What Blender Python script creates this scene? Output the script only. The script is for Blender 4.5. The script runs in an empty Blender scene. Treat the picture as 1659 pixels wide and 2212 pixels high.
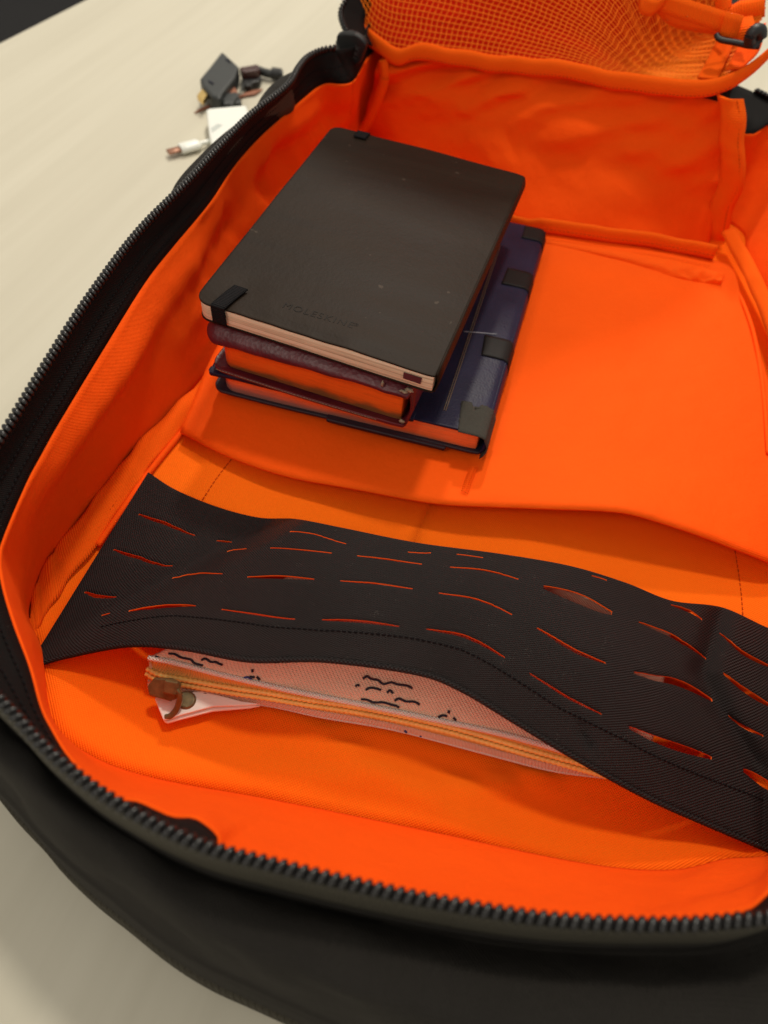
import bpy, bmesh, math, random
import numpy as np
from mathutils import Vector, Matrix, noise
random.seed(7)
S = bpy.context.scene
COL = S.collection
# ------------------------------------------------------------------ camera
ZT = 0.105                      # height of the note book top plane frame above the table
FPX, IW, IH = 1660.0, 1659.0, 2212.0
CAM = np.array([0.2018373, -0.29506135, 0.27206755])
RA = np.array([0.93703007, 0.3098947, -0.16105877])
RB = np.array([0.34382047, -0.73753087, 0.58123635])
RN = np.cross(RA, RB)
if RN[2] > 0: RN = -RN
R = np.stack([RA, RB, RN])      # rows: world axes seen in camera coordinates
cam = bpy.data.cameras.new('camera'); co = bpy.data.objects.new('camera', cam); COL.objects.link(co)
right, up, back = R @ np.array([1., 0, 0]), R @ np.array([0, -1., 0]), R @ np.array([0, 0, -1.])
M = Matrix(((right[0], up[0], back[0], CAM[0]), (right[1], up[1], back[1], CAM[1]), (right[2], up[2], back[2], CAM[2] + ZT), (0, 0, 0, 1)))
co.matrix_world = M
cam.sensor_width = 36; cam.sensor_fit = 'AUTO'; cam.lens = 36 * FPX / IH
cam.clip_start = 0.01; cam.clip_end = 50
cam.dof.use_dof = True; cam.dof.focus_distance = 0.40; cam.dof.aperture_fstop = 7.0
S.camera = co
# ------------------------------------------------------------------ light: ceiling lamps of the room
w = bpy.data.worlds.new('World'); S.world = w; w.use_nodes = True
w.node_tree.nodes['Background'].inputs[0].default_value = (1.0, 0.94, 0.83, 1)
w.node_tree.nodes['Background'].inputs[1].default_value = 0.50
def area(name, loc, target, size, watt, col=(1, .93, .80), shape='DISK'):
    l = bpy.data.lights.new(name, 'AREA'); l.shape = shape; l.size = size; l.energy = watt; l.color = col
    o = bpy.data.objects.new(name, l); COL.objects.link(o); o.location = loc
    d = Vector(target) - Vector(loc); o.rotation_euler = d.to_track_quat('-Z', 'Y').to_euler()
    return o
area('ceiling_lamp', (-0.30, 1.58, 1.70), (.12, .02, .05), .15, 18)
area('ceiling_lamp', (0.12, 0.72, 2.05), (.12, 0, .05), .20, 16)
area('ceiling_lamp', (-0.45, -1.45, 1.85), (.12, 0, .05), .40, 6)
S.view_settings.view_transform = 'Standard'; S.view_settings.look = 'None'
S.view_settings.exposure = 0.22; S.view_settings.gamma = 1.0
S.cycles.max_bounces = 10; S.cycles.diffuse_bounces = 6; S.cycles.glossy_bounces = 4
# ------------------------------------------------------------------ helpers
def at(px, py, z):
    d = R @ np.array([(px - IW / 2) / FPX, (py - IH / 2) / FPX, 1.0]); t = (z - CAM[2]) / d[2]
    p = CAM + t * d; return np.array([p[0], p[1], p[2] + ZT])
def aty(px, py, y):
    d = R @ np.array([(px - IW / 2) / FPX, (py - IH / 2) / FPX, 1.0]); t = (y - CAM[1]) / d[1]
    p = CAM + t * d; return np.array([p[0], p[1], p[2] + ZT])
def W(x, y, z): return np.array([x, y, z + ZT])
def proj(P):
    q = (np.atleast_2d(P) - np.array([0, 0, ZT]) - CAM) @ R
    return q[:, :2] / q[:, 2:3] * FPX + np.array([IW / 2, IH / 2])
def cr(P, n, closed=False):
    """Catmull-Rom resample of points to n points even in arc length."""
    P = np.array(P, float)
    if closed: Q = np.vstack([P[-1], P, P[0], P[1]])
    else: Q = np.vstack([2 * P[0] - P[1], P, 2 * P[-1] - P[-2]])
    out = []
    m = len(Q) - 3
    for i in range(m):
        p0, p1, p2, p3 = Q[i:i + 4]
        for t in np.linspace(0, 1, 12, endpoint=False):
            out.append(.5 * (2 * p1 + (p2 - p0) * t + (2 * p0 - 5 * p1 + 4 * p2 - p3) * t * t + (3 * p1 - p0 - 3 * p2 + p3) * t ** 3))
    out.append(Q[-2]); out = np.array(out)
    s = np.r_[0, np.cumsum(np.linalg.norm(np.diff(out, axis=0), axis=1))]
    tt = np.linspace(0, s[-1], n + 1)[:-1] if closed else np.linspace(0, s[-1], n)
    return np.stack([np.interp(tt, s, out[:, k]) for k in range(out.shape[1])], 1)
def crt(P, n):
    """Catmull-Rom, even in parameter (keeps stations aligned between rings)."""
    P = np.array(P, float); Q = np.vstack([2 * P[0] - P[1], P, 2 * P[-1] - P[-2]])
    out = []
    for tt in np.linspace(0, len(P) - 1, n):
        i = min(int(tt), len(P) - 2); t = tt - i; p0, p1, p2, p3 = Q[i:i + 4]
        out.append(.5 * (2 * p1 + (p2 - p0) * t + (2 * p0 - 5 * p1 + 4 * p2 - p3) * t * t + (3 * p1 - p0 - 3 * p2 + p3) * t ** 3))
    return np.array(out)
def snap(G, px, py):
    g = proj(G.reshape(-1, 3)); d = np.hypot(g[:, 0] - px, g[:, 1] - py); k = d.argmin(); i0 = k % G.shape[1]; j0 = k // G.shape[1]
    a = slice(max(0, j0 - 1), j0 + 2), slice(max(0, i0 - 1), i0 + 2); Q = G[a].reshape(-1, 3); dd = np.hypot(*(proj(Q) - [px, py]).T) + .3; wt = 1 / dd ** 2; return (Q * wt[:, None]).sum(0) / wt.sum()
def length(P): return float(np.linalg.norm(np.diff(np.array(P), axis=0), axis=1).sum())
def mesh(name, V, F, mat, parent=None, smooth=True, uv=None, mats=None, fmat=None):
    me = bpy.data.meshes.new(name); me.from_pydata([tuple(map(float, v)) for v in V], [], [tuple(f) for f in F])
    for m in (mats or [mat]): me.materials.append(m)
    if uv is not None:
        L = me.uv_layers.new(name='UVMap'); idx = np.zeros(len(me.loops), int); me.loops.foreach_get('vertex_index', idx)
        L.data.foreach_set('uv', np.array(uv, float)[idx].ravel())
    if smooth: me.polygons.foreach_set('use_smooth', [True] * len(me.polygons))
    if fmat is not None: me.polygons.foreach_set('material_index', fmat)
    me.update()
    o = bpy.data.objects.new(name, me); COL.objects.link(o)
    if parent: o.parent = parent
    return o
def solid(o, t, off=-1, rim=None, back=None):
    m = o.modifiers.new('thickness', 'SOLIDIFY'); m.thickness = t; m.offset = off
    if rim is not None: m.material_offset_rim = rim
    if back is not None: m.material_offset = back
    return o
def gridmesh(name, P, mat, parent=None, t=None, off=-1, closed=False, **k):
    """P: (nv, nu, 3) array -> mesh with metric uv."""
    nv, nu = P.shape[:2]
    du = np.r_[0, np.cumsum(np.linalg.norm(np.diff(P[nv // 2], axis=0), axis=1))]
    dv = np.r_[0, np.cumsum(np.linalg.norm(np.diff(P[:, nu // 2], axis=0), axis=1))]
    uv = [(du[i], dv[j]) for j in range(nv) for i in range(nu)]
    F = [(j * nu + i, j * nu + i + 1, (j + 1) * nu + i + 1, (j + 1) * nu + i) for j in range(nv - 1) for i in range(nu - 1)]
    o = mesh(name, P.reshape(-1, 3), F, mat, parent, uv=uv, **k)
    if t: solid(o, t, off)
    return o
def loft(rows, nu, nv):
    """rows: list of control polylines (same count) -> (nv,nu,3)."""
    A = np.array([crt(r, nu) for r in rows])
    return np.stack([crt(A[:, i], nv) for i in range(nu)], 1)
def tube_data(P, rad, n=8, closed=False, cap=True, flat=1.0, upv=(0, 0, 1)):
    P = np.array(P, float); N = len(P); V = []; F = []
    T = np.gradient(P, axis=0)
    if closed: T = np.roll(P, -1, 0) - np.roll(P, 1, 0)
    for i in range(N):
        t = T[i] / (np.linalg.norm(T[i]) + 1e-12); a = np.cross(t, upv); a = a / (np.linalg.norm(a) + 1e-9); b = np.cross(a, t)
        r = rad[i] if hasattr(rad, '__len__') else rad
        for k in range(n):
            an = 2 * math.pi * k / n; V.append(P[i] + r * math.cos(an) * a + r * flat * math.sin(an) * b)
    for i in range(N if closed else N - 1):
        j = (i + 1) % N
        for k in range(n): F.append((i * n + k, i * n + (k + 1) % n, j * n + (k + 1) % n, j * n + k))
    if cap and not closed: F.append(tuple(range(n))[::-1]); F.append(tuple((N - 1) * n + k for k in range(n)))
    return V, F
def tube(name, P, rad, mat, parent=None, n=8, closed=False, flat=1.0, upv=(0, 0, 1)):
    V, F = tube_data(P, rad, n, closed, True, flat, upv); s = np.r_[0, np.cumsum(np.linalg.norm(np.diff(P, axis=0), axis=1))]
    uv = [(s[i], k / n * .01) for i in range(len(P)) for k in range(n)]
    return mesh(name, V, F, mat, parent, uv=uv)
def join_data(parts):
    V, F = [], []
    for v, f in parts:
        o = len(V); V += list(v); F += [tuple(i + o for i in q) for q in f]
    return V, F
def stitches(name, P, mat, parent, pitch=.0032, dash=.0022, rad=.00032):
    P = np.array(P); L = length(P); n = max(2, int(L / pitch)); parts = []
    s = np.r_[0, np.cumsum(np.linalg.norm(np.diff(P, axis=0), axis=1))]
    f = lambda t: np.array([np.interp(t, s, P[:, k]) for k in range(3)])
    for i in range(n):
        a = f(i * pitch); b = f(i * pitch + dash); m = (a + b) / 2
        parts.append(tube_data([a - [0, 0, .0002], m, b - [0, 0, .0002]], rad, 4))
    V, F = join_data(parts); o = mesh(name, V, F, mat, parent); o['kind'] = 'stuff'; return o
def empty(name, loc, label, cat, group=None):
    o = bpy.data.objects.new(name, None); o.empty_display_size = .02; COL.objects.link(o)
    o['label'] = label; o['category'] = cat
    if group: o['group'] = group
    return o
def nz(x, y, z=0.0): return noise.noise(Vector((x, y, z)))
def smooth01(a, b, x):
    t = np.clip((x - a) / (b - a), 0, 1); return t * t * (3 - 2 * t)
def plate(w, l, r, nx, ny, zf, th):
    """rounded rectangle plate (0..w, 0..l), top at zf(x,y), thickness th; returns V,F,uv. r: corner radii (nl,nr,fr,fl)"""
    rm = max(max(r), 1e-5)
    xs = np.unique(np.r_[np.linspace(0, rm, 6), np.linspace(rm, w - rm, nx), np.linspace(w - rm, w, 6)])
    ys = np.unique(np.r_[np.linspace(0, rm, 6), np.linspace(rm, l - rm, ny), np.linspace(l - rm, l, 6)])
    pts = []
    for y in ys:
        for x in xs:
            X, Y = x, y
            left, near = x < rm, y < rm; rgt, far = x > w - rm, y > l - rm
            if (left or rgt) and (near or far):
                rr = r[0] if left and near else r[1] if rgt and near else r[2] if rgt and far else r[3]
                a = (rm - x) / rm if left else (x - (w - rm)) / rm
                b = (rm - y) / rm if near else (y - (l - rm)) / rm
                if rr > 1e-4:
                    A = a * math.sqrt(1 - b * b / 2); B = b * math.sqrt(1 - a * a / 2)
                    k = rr / rm; A = A * k + a * (1 - k); B = B * k + b * (1 - k)
                    X = rm - A * rm if left else w - rm + A * rm
                    Y = rm - B * rm if near else l - rm + B * rm
            pts.append((X, Y))
    nX, nY = len(xs), len(ys); N = nX * nY
    V = [(x, y, zf(x, y)) for x, y in pts] + [(x, y, zf(x, y) - th) for x, y in pts]
    F = []
    for j in range(nY - 1):
        for i in range(nX - 1):
            a = j * nX + i; q = (a, a + 1, a + nX + 1, a + nX); F.append(q); F.append(tuple(N + k for k in q[::-1]))
    bd = [i for i in range(nX)] + [j * nX + nX - 1 for j in range(1, nY)] + [(nY - 1) * nX + i for i in range(nX - 2, -1, -1)] + [j * nX for j in range(nY - 2, 0, -1)]
    for k in range(len(bd)):
        a, b = bd[k], bd[(k + 1) % len(bd)]; F.append((a, N + a, N + b, b))
    return V, F
def bilin(c):
    """corners NL,NR,FR,FL -> map (s,t) in 0..1 to xy"""
    c = [np.array(q[:2]) for q in c]
    return lambda s, t: (1 - s) * (1 - t) * c[0] + s * (1 - t) * c[1] + s * t * c[2] + (1 - s) * t * c[3]
def bevel(o, wd=.0004, seg=2, ang=40):
    m = o.modifiers.new('edge', 'BEVEL'); m.width = wd; m.segments = seg; m.limit_method = 'ANGLE'; m.angle_limit = math.radians(ang); return o
def prism(name, poly, z0, z1, mat, parent=None, bev=.0006):
    n = len(poly); V = [(p[0], p[1], z0) for p in poly] + [(p[0], p[1], z1) for p in poly]
    a = sum(poly[i][0] * poly[(i + 1) % n][1] - poly[(i + 1) % n][0] * poly[i][1] for i in range(n))
    idx = list(range(n)) if a > 0 else list(range(n))[::-1]
    F = [tuple(n + i for i in idx), tuple(idx[::-1])] + [(idx[k], idx[(k + 1) % n], n + idx[(k + 1) % n], n + idx[k]) for k in range(n)]
    o = mesh(name, V, F, mat, parent, smooth=False)
    if bev: bevel(o, bev)
    return o
# ------------------------------------------------------------------ materials
class NT:
    def __init__(s, name):
        s.m = bpy.data.materials.new(name); s.m.use_nodes = True; s.t = s.m.node_tree; s.b = s.t.nodes['Principled BSDF']
    def n(s, typ, **k):
        o = s.t.nodes.new(typ)
        for a, v in k.items(): setattr(o, a, v)
        return o
    def l(s, a, b): s.t.links.new(a, b)
    def math(s, op, a, b=None):
        o = s.n('ShaderNodeMath', operation=op)
        for i, v in enumerate((a, b)):
            if v is None: continue
            if hasattr(v, 'links'): s.l(v, o.inputs[i])
            else: o.inputs[i].default_value = v
        return o.outputs[0]
    def noise(s, scale, detail=3, vec=None, rough=.55):
        o = s.n('ShaderNodeTexNoise'); o.inputs['Scale'].default_value = scale; o.inputs['Detail'].default_value = detail; o.inputs['Roughness'].default_value = rough
        if vec is None:
            if not hasattr(s, 'tc'): s.tc = s.n('ShaderNodeTexCoord')
            vec = s.tc.outputs['Object']
        s.l(vec, o.inputs['Vector']); return o.outputs['Fac']
    def ramp(s, fac, stops):
        o = s.n('ShaderNodeValToRGB'); e = o.color_ramp.elements
        while len(e) < len(stops): e.new(.5)
        for i, (p, c) in enumerate(stops): e[i].position = p; e[i].color = (*c, 1)
        s.l(fac, o.inputs['Fac']); return o.outputs['Color']
    def bump(s, h, strength, dist, prev=None):
        o = s.n('ShaderNodeBump'); o.inputs['Strength'].default_value = strength; o.inputs['Distance'].default_value = dist
        s.l(h, o.inputs['Height'])
        if prev is not None: s.l(prev, o.inputs['Normal'])
        s.l(o.outputs['Normal'], s.b.inputs['Normal']); return o.outputs['Normal']
    def mapping(s, sc, out='Object'):
        if not hasattr(s, 'tc'): s.tc = s.n('ShaderNodeTexCoord')
        o = s.n('ShaderNodeMapping'); o.inputs['Scale'].default_value = sc; s.l(s.tc.outputs[out], o.inputs['Vector']); return o.outputs['Vector']
def sc(c, k): return tuple(min(1, x * k) for x in c)
def fabric(name, col, pitch=.0009, weave=.5, rough=.85, var=.08, sheen=.0, rib=False, wrinkle=0, colw=.12, spec=.10, spread=None):
    t = NT(name); t.tc = t.n('ShaderNodeTexCoord')
    sep = t.n('ShaderNodeSeparateXYZ'); t.l(t.tc.outputs['UV'], sep.inputs[0])
    k = 2 * math.pi / pitch
    sx = t.math('SINE', t.math('MULTIPLY', sep.outputs[0], k)); sy = t.math('SINE', t.math('MULTIPLY', sep.outputs[1], k))
    h = sx if rib else t.math('MULTIPLY', sx, sy)
    n1 = t.noise(28, 4); n2 = t.noise(700, 2)
    f = t.math('ADD', t.math('MULTIPLY', n1, .6), t.math('ADD', t.math('MULTIPLY', n2, .4), t.math('MULTIPLY', h, colw)))
    t.l(t.ramp(f, [(.2, sc(col, 1 - var)), (.8, sc(col, 1 + var) if spread is None else spread)]), t.b.inputs['Base Color'])
    t.b.inputs['Roughness'].default_value = rough; t.b.inputs['Specular IOR Level'].default_value = spec
    if sheen: t.b.inputs['Sheen Weight'].default_value = sheen; t.b.inputs['Sheen Roughness'].default_value = .5
    nn = t.bump(t.math('ADD', h, t.math('MULTIPLY', n2, .8)), weave, pitch * .25)
    if wrinkle: t.bump(t.noise(55, 4), .35, wrinkle, nn)
    return t.m
ORC = (.98, .092, .003)
M_or = fabric('orange_canvas', ORC, .0011, .5, var=.07, wrinkle=.004)
M_or2 = fabric('orange_liner_weave', (.98, .152, .004), .0015, .5, var=.08, colw=.2, wrinkle=.0015)
M_ors = fabric('orange_smooth_nylon', (.98, .100, .003), .0012, .3, rough=.75, var=.06, colw=.10, wrinkle=.004)
M_ort = fabric('orange_grosgrain', (.98, .12, .004), .0016, .6, var=.05, rib=True, colw=.12)
M_orm = fabric('orange_net_thread', (1, .22, .012), .002, .2, var=.05, rough=.5)
M_orr = fabric('red_orange_lining', (.70, .016, .003), .0011, .4)
M_orst = fabric('orange_thread', (.5, .055, .003), .001, .2)
M_slit = fabric('rust_cut_edge', (.85, .13, .010), .001, .3)
M_bk = fabric('black_nylon', (.0150, .0118, .0118), .0019, .9, rough=.60, var=.35, colw=.6, spec=.22)
M_bks = fabric('black_shell_fabric', (.0200, .0175, .0150), .0015, .9, rough=.7, var=.2, wrinkle=.006, spec=.16)
M_bkt = fabric('black_tape', (.008, .007, .0068), .0012, .5, rough=.7, var=.15, rib=True)
M_shb = fabric('shell_webbing', (.055, .049, .037), .0030, 1.0, rough=.7, rib=True)
M_zbo = fabric('zip_binding', (.055, .050, .038), .0016, .5, rough=.6, rib=True, var=.15)
M_bst = fabric('black_thread', (.008, .007, .008), .001, .2)
def lint(m, amt=.25, scale=900):
    nt = m.node_tree; b = nt.nodes['Principled BSDF']; src = b.inputs['Base Color'].links[0].from_socket
    tc = nt.nodes.new('ShaderNodeTexCoord'); v = nt.nodes.new('ShaderNodeTexVoronoi'); v.inputs['Scale'].default_value = scale; nt.links.new(tc.outputs['Object'], v.inputs['Vector'])
    n = nt.nodes.new('ShaderNodeTexNoise'); n.inputs['Scale'].default_value = 130; nt.links.new(tc.outputs['Object'], n.inputs['Vector'])
    a = nt.nodes.new('ShaderNodeMath'); a.operation = 'LESS_THAN'; a.inputs[1].default_value = .22; nt.links.new(v.outputs['Distance'], a.inputs[0])
    c = nt.nodes.new('ShaderNodeMath'); c.operation = 'GREATER_THAN'; c.inputs[1].default_value = .66; nt.links.new(n.outputs['Fac'], c.inputs[0])
    d = nt.nodes.new('ShaderNodeMath'); d.operation = 'MULTIPLY'; nt.links.new(a.outputs[0], d.inputs[0]); nt.links.new(c.outputs[0], d.inputs[1])
    e = nt.nodes.new('ShaderNodeMath'); e.operation = 'MULTIPLY'; e.inputs[1].default_value = amt; nt.links.new(d.outputs[0], e.inputs[0])
    x = nt.nodes.new('ShaderNodeMix'); x.data_type = 'RGBA'; nt.links.new(e.outputs[0], x.inputs[0]); nt.links.new(src, x.inputs[6]); x.inputs[7].default_value = (.35, .31, .27, 1); nt.links.new(x.outputs[2], b.inputs['Base Color'])
lint(M_bk, .12); lint(M_bkt, .12)
def plain(name, col, rough=.5, metal=0, spec=.5, var=.12, nscale=120, bumpd=0, bscale=300, coat=0, bstr=.4):
    t = NT(name); t.l(t.ramp(t.noise(nscale, 4), [(.25, sc(col, 1 - var)), (.75, sc(col, 1 + var))]), t.b.inputs['Base Color'])
    t.b.inputs['Roughness'].default_value = rough; t.b.inputs['Metallic'].default_value = metal; t.b.inputs['Specular IOR Level'].default_value = spec
    if coat: t.b.inputs['Coat Weight'].default_value = coat; t.b.inputs['Coat Roughness'].default_value = .2
    if bumpd: t.bump(t.noise(bscale, 4), bstr, bumpd)
    return t.m
M_tooth = plain('black_zip_tooth', (.007, .006, .006), .32, spec=.5)
M_bplas = plain('black_plastic', (.006, .006, .0065), .45)
M_shl = plain('raised_lettering', (.05, .05, .05), .4)
M_gold = plain('gold_plug', (.75, .52, .18), .3, metal=.9)
M_brass = plain('old_brass', (.15, .11, .045), .30, metal=.35, var=.35, nscale=300)
M_steel = plain('plug_steel', (.34, .17, .11), .45, metal=.5)
M_white = plain('white_plastic', (.80, .81, .76), .35, var=.02)
M_greyp = plain('grey_plastic', (.020, .0225, .0225), .5)
M_brown = plain('matte_brown', (.28, .10, .05), .6)
M_maroon = plain('maroon_plastic', (.05, .014, .012), .25)
# notebook leatherette with scuffs
t = NT('dark_leatherette'); n1 = t.noise(1, 5, t.mapping((9, 60, 30))); n2 = t.noise(520, 3); n3 = t.noise(160, 2, rough=.4)
spk = t.ramp(n3, [(.0, (0, 0, 0)), (.735, (0, 0, 0)), (.765, (1, 1, 1))])
base = t.ramp(n1, [(.3, (.0140, .0082, .0050)), (.7, (.0210, .0126, .0078))])
mx = t.n('ShaderNodeMix', data_type='RGBA'); t.l(t.math('MULTIPLY', spk, .22), mx.inputs[0]); t.l(base, mx.inputs[6]); mx.inputs[7].default_value = (.16, .12, .09, 1)
t.l(mx.outputs[2], t.b.inputs['Base Color'])
t.l(t.math('ADD', t.math('MULTIPLY', n1, .14), .46), t.b.inputs['Roughness']); t.b.inputs['Specular IOR Level'].default_value = .10
t.bump(t.math('ADD', n2, t.math('MULTIPLY', t.noise(60, 3), 2.5)), .22, .0006); M_nb = t.m
M_letshade = plain('shaded_lettering', (.0080, .0048, .0031), .55, spec=.12)  # flush letters coloured darker to paint the shade of pressed-in type
def leather(name, col, rough, bs, bd, spec=.5, hl=None):
    t = NT(name); n1 = t.noise(40, 4)
    v = t.n('ShaderNodeTexVoronoi', feature='F1'); v.inputs['Scale'].default_value = bs; t.l(t.mapping((1, 1, 1)), v.inputs['Vector'])
    t.l(t.ramp(n1, [(.3, sc(col, .75)), (.72, sc(col, 1.25))]), t.b.inputs['Base Color'])
    t.l(t.math('ADD', t.math('MULTIPLY', n1, .2), rough - .1), t.b.inputs['Roughness']); t.b.inputs['Specular IOR Level'].default_value = spec
    nn = t.bump(v.outputs['Distance'], .5, bd); t.bump(t.noise(90, 5), .35, bd * 3, nn); return t.m
M_burg = leather('burgundy_leather', (.105, .010, .017), .40, 420, .00032, .45)
M_blue = leather('navy_leather', (.014, .0115, .034), .45, 700, .0002, .18)
M_bluee = plain('navy_board_edge', (.012, .011, .022), .5)
M_tapeb = plain('black_book_tape', (.007, .005, .0045), .6, spec=.2, var=.2)
M_tapeg = fabric('grey_cloth_tape', (.055, .05, .042), .0012, .7, rough=.8, var=.3)
M_worn = plain('worn_leather_edge', (.32, .24, .16), .7, var=.4, nscale=500, bumpd=.0008, bscale=500)
M_rule = plain('brown_rule', (.12, .075, .045), .4)
M_scuff = plain('pale_crease', (.20, .20, .24), .45)
def pages(name, c1, c2, c3, rough, metal, stretch=(12, 12, 1500), streak=.5, edge_tone=None):
    t = NT(name); a = t.noise(1, 3, t.mapping(stretch)); b = t.noise(1, 5, t.mapping((60, 60, 130)))
    f = t.math('ADD', t.math('MULTIPLY', a, streak), t.math('MULTIPLY', b, 1 - streak))
    col = t.ramp(f, [(.25, c1), (.5, c2), (.72, c3)])
    if edge_tone:   # darker, noisy tone towards the lower edge of the block
        g = t.n('ShaderNodeTexNoise'); g.inputs['Scale'].default_value = 1; g.inputs['Detail'].default_value = 5; t.l(t.mapping((45, 45, 160)), g.inputs['Vector'])
        sp = t.n('ShaderNodeSeparateXYZ'); t.l(t.tc.outputs['Generated'], sp.inputs[0])
        h = t.math('ADD', sp.outputs[2], t.math('ADD', t.math('MULTIPLY', t.math('SUBTRACT', g.outputs['Fac'], .5), .45), t.math('MULTIPLY', sp.outputs[0], edge_tone[1])))
        k = t.ramp(h, [(edge_tone[2], (1, 1, 1)), (edge_tone[3], (0, 0, 0))])
        mx = t.n('ShaderNodeMix', data_type='RGBA'); t.l(t.math('MULTIPLY', k, .85), mx.inputs[0]); t.l(col, mx.inputs[6]); mx.inputs[7].default_value = (*edge_tone[0], 1); col = mx.outputs[2]
    t.l(col, t.b.inputs['Base Color']); t.b.inputs['Roughness'].default_value = rough; t.b.inputs['Metallic'].default_value = metal
    t.bump(a, .5, .0004); return t.m
M_pag = pages('cream_pages', (.30, .20, .12), (.78, .63, .43), (.90, .79, .60), .8, 0, (5, 5, 800), .85)
M_gilt = pages('orange_gilt_pages', (.70, .10, .010), (1, .15, .012), (1, .19, .018), .42, .05, (7, 7, 700), .5, ((.16, .10, .035), -.05, .03, .17))
M_gilt2 = pages('dull_gilt_pages', (.60, .18, .07), (.97, .19, .045), (1, .25, .08), .45, .05, (7, 7, 700), .5, ((.24, .19, .17), .45, .30, .62))
# white pouch canvas: orange bounce light tinted into the body, edges left lit white
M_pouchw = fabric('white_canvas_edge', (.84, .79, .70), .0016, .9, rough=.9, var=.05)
M_pouch = fabric('bounce_tinted_canvas', (.82, .58, .42), .0016, .9, var=.07, colw=.22)
M_ink = plain('navy_ink', (.008, .009, .022), .8)
M_inkb = plain('blue_ink', (.03, .05, .20), .8)
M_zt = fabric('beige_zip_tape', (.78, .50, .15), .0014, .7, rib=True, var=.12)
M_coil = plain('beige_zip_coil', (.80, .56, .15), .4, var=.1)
M_rib = fabric('white_ribbon', (.85, .82, .76), .0014, .6, rib=True, var=.03)
M_elas = fabric('black_elastic', (.012, .011, .012), .0012, .9, rib=True, var=.2)
# table laminate
t = NT('pale_wood_laminate'); g1 = t.noise(1, 5, t.mapping((16, 1.1, 1))); g2 = t.noise(1, 4, t.mapping((95, 3.0, 1))); g3 = t.noise(2.2, 3)
f = t.math('ADD', t.math('MULTIPLY', g1, .5), t.math('ADD', t.math('MULTIPLY', g2, .3), t.math('MULTIPLY', g3, .2)))
t.l(t.ramp(f, [(.36, (.505, .468, .372)), (.5, (.54, .502, .402)), (.64, (.575, .537, .435))]), t.b.inputs['Base Color'])
t.b.inputs['Roughness'].default_value = .5; t.b.inputs['Specular IOR Level'].default_value = .4; t.bump(g2, .08, .0005); M_table = t.m
M_floor = plain('dark_carpet', (.012, .011, .012), .95, nscale=300, bumpd=.004, bscale=400)
M_leg = plain('grey_steel', (.25, .25, .25), .4, metal=.8)
# ------------------------------------------------------------------ setting
fl = mesh('floor', [(-4, -4, -.74), (4, -4, -.74), (4, 5, -.74), (-4, 5, -.74)], [(0, 1, 2, 3)], M_floor, smooth=False); fl['kind'] = 'structure'
table = empty('table', (0, 0, 0), 'pale wood laminate table under the open backpack', 'table')
prism('tabletop', [(-.56, -.55), (1.05, -.85), (1.25, 1.15), (-.385, 1.25)], -.028, 0, M_table, table, .002)
for x, y in ((-.42, -.42), (.95, -.7), (1.1, 1.05), (-.3, 1.1)):
    prism('leg', [(x - .02, y - .02), (x + .02, y - .02), (x + .02, y + .02), (x - .02, y + .02)], -.738, -.028, M_leg, table, .002)
# ------------------------------------------------------------------ backpack
bag = empty('backpack', (0, 0, 0), 'black backpack lying open on the table with bright orange lining', 'backpack')
D = lambda L, z: [at(x, y, z) for x, y in L]
rimL = D([(722, 102), (695, 107), (665, 122), (645, 145), (628, 175), (602, 200), (540, 248), (465, 325), (400, 396), (298, 500), (193, 640), (101, 783), (21, 914)], .02)
rimC = [W(-.0085, -.165, .02), W(.0, -.190, .02), W(.018, -.213, .02), W(.040, -.229, .02)]
rimN = D([(32, 1545), (79, 1598), (143, 1657), (212, 1710), (328, 1778), (450, 1831), (582, 1866), (741, 1905), (949, 1949), (1201, 1987), (1463, 1997), (1659, 1982)], .02)
rimR = [W(.333, -.19, .02), W(.345, -.16, .02), W(.351, -.12, .02), W(.351, -.04, .02), W(.349, .05, .02), W(.347, .14, .02), W(.346, .22, .016), W(.344, .29, .01), (W(.338, .355, .0)), W(.318, .405, -.004), W(.28, .43, -.004)]
rimF = [W(.2, .455, -.002), W(.1, .455, 0), W(.0, .435, .004), W(-.035, .375, .010), W(-.022, .315, .016)]
CNT = (150, 40, 130, 90, 50)
def segring(segs):
    P = np.array(sum(segs, [])); n = len(P); Q = np.vstack([P[-1], P, P[0], P[1]]); out = []
    cuts = np.r_[0, np.cumsum([len(q) for q in segs])]
    dense = []
    for i in range(n):
        p0, p1, p2, p3 = Q[i:i + 4]
        for t in np.linspace(0, 1, 12, endpoint=False):
            dense.append(.5 * (2 * p1 + (p2 - p0) * t + (2 * p0 - 5 * p1 + 4 * p2 - p3) * t * t + (3 * p1 - p0 - 3 * p2 + p3) * t ** 3))
    dense.append(P[0]); dense = np.array(dense)
    for k, c in enumerate(CNT):
        d = dense[cuts[k] * 12:cuts[k + 1] * 12 + 1]; a = np.r_[0, np.cumsum(np.linalg.norm(np.diff(d, axis=0), axis=1))]
        tt = np.linspace(0, a[-1], c + 1)[:-1]; out.append(np.stack([np.interp(tt, a, d[:, j]) for j in range(3)], 1))
    out = np.vstack(out); return np.vstack([out, out[:1]])
RIMa = segring([rimL, rimC, rimN, rimR, rimF])
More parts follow.
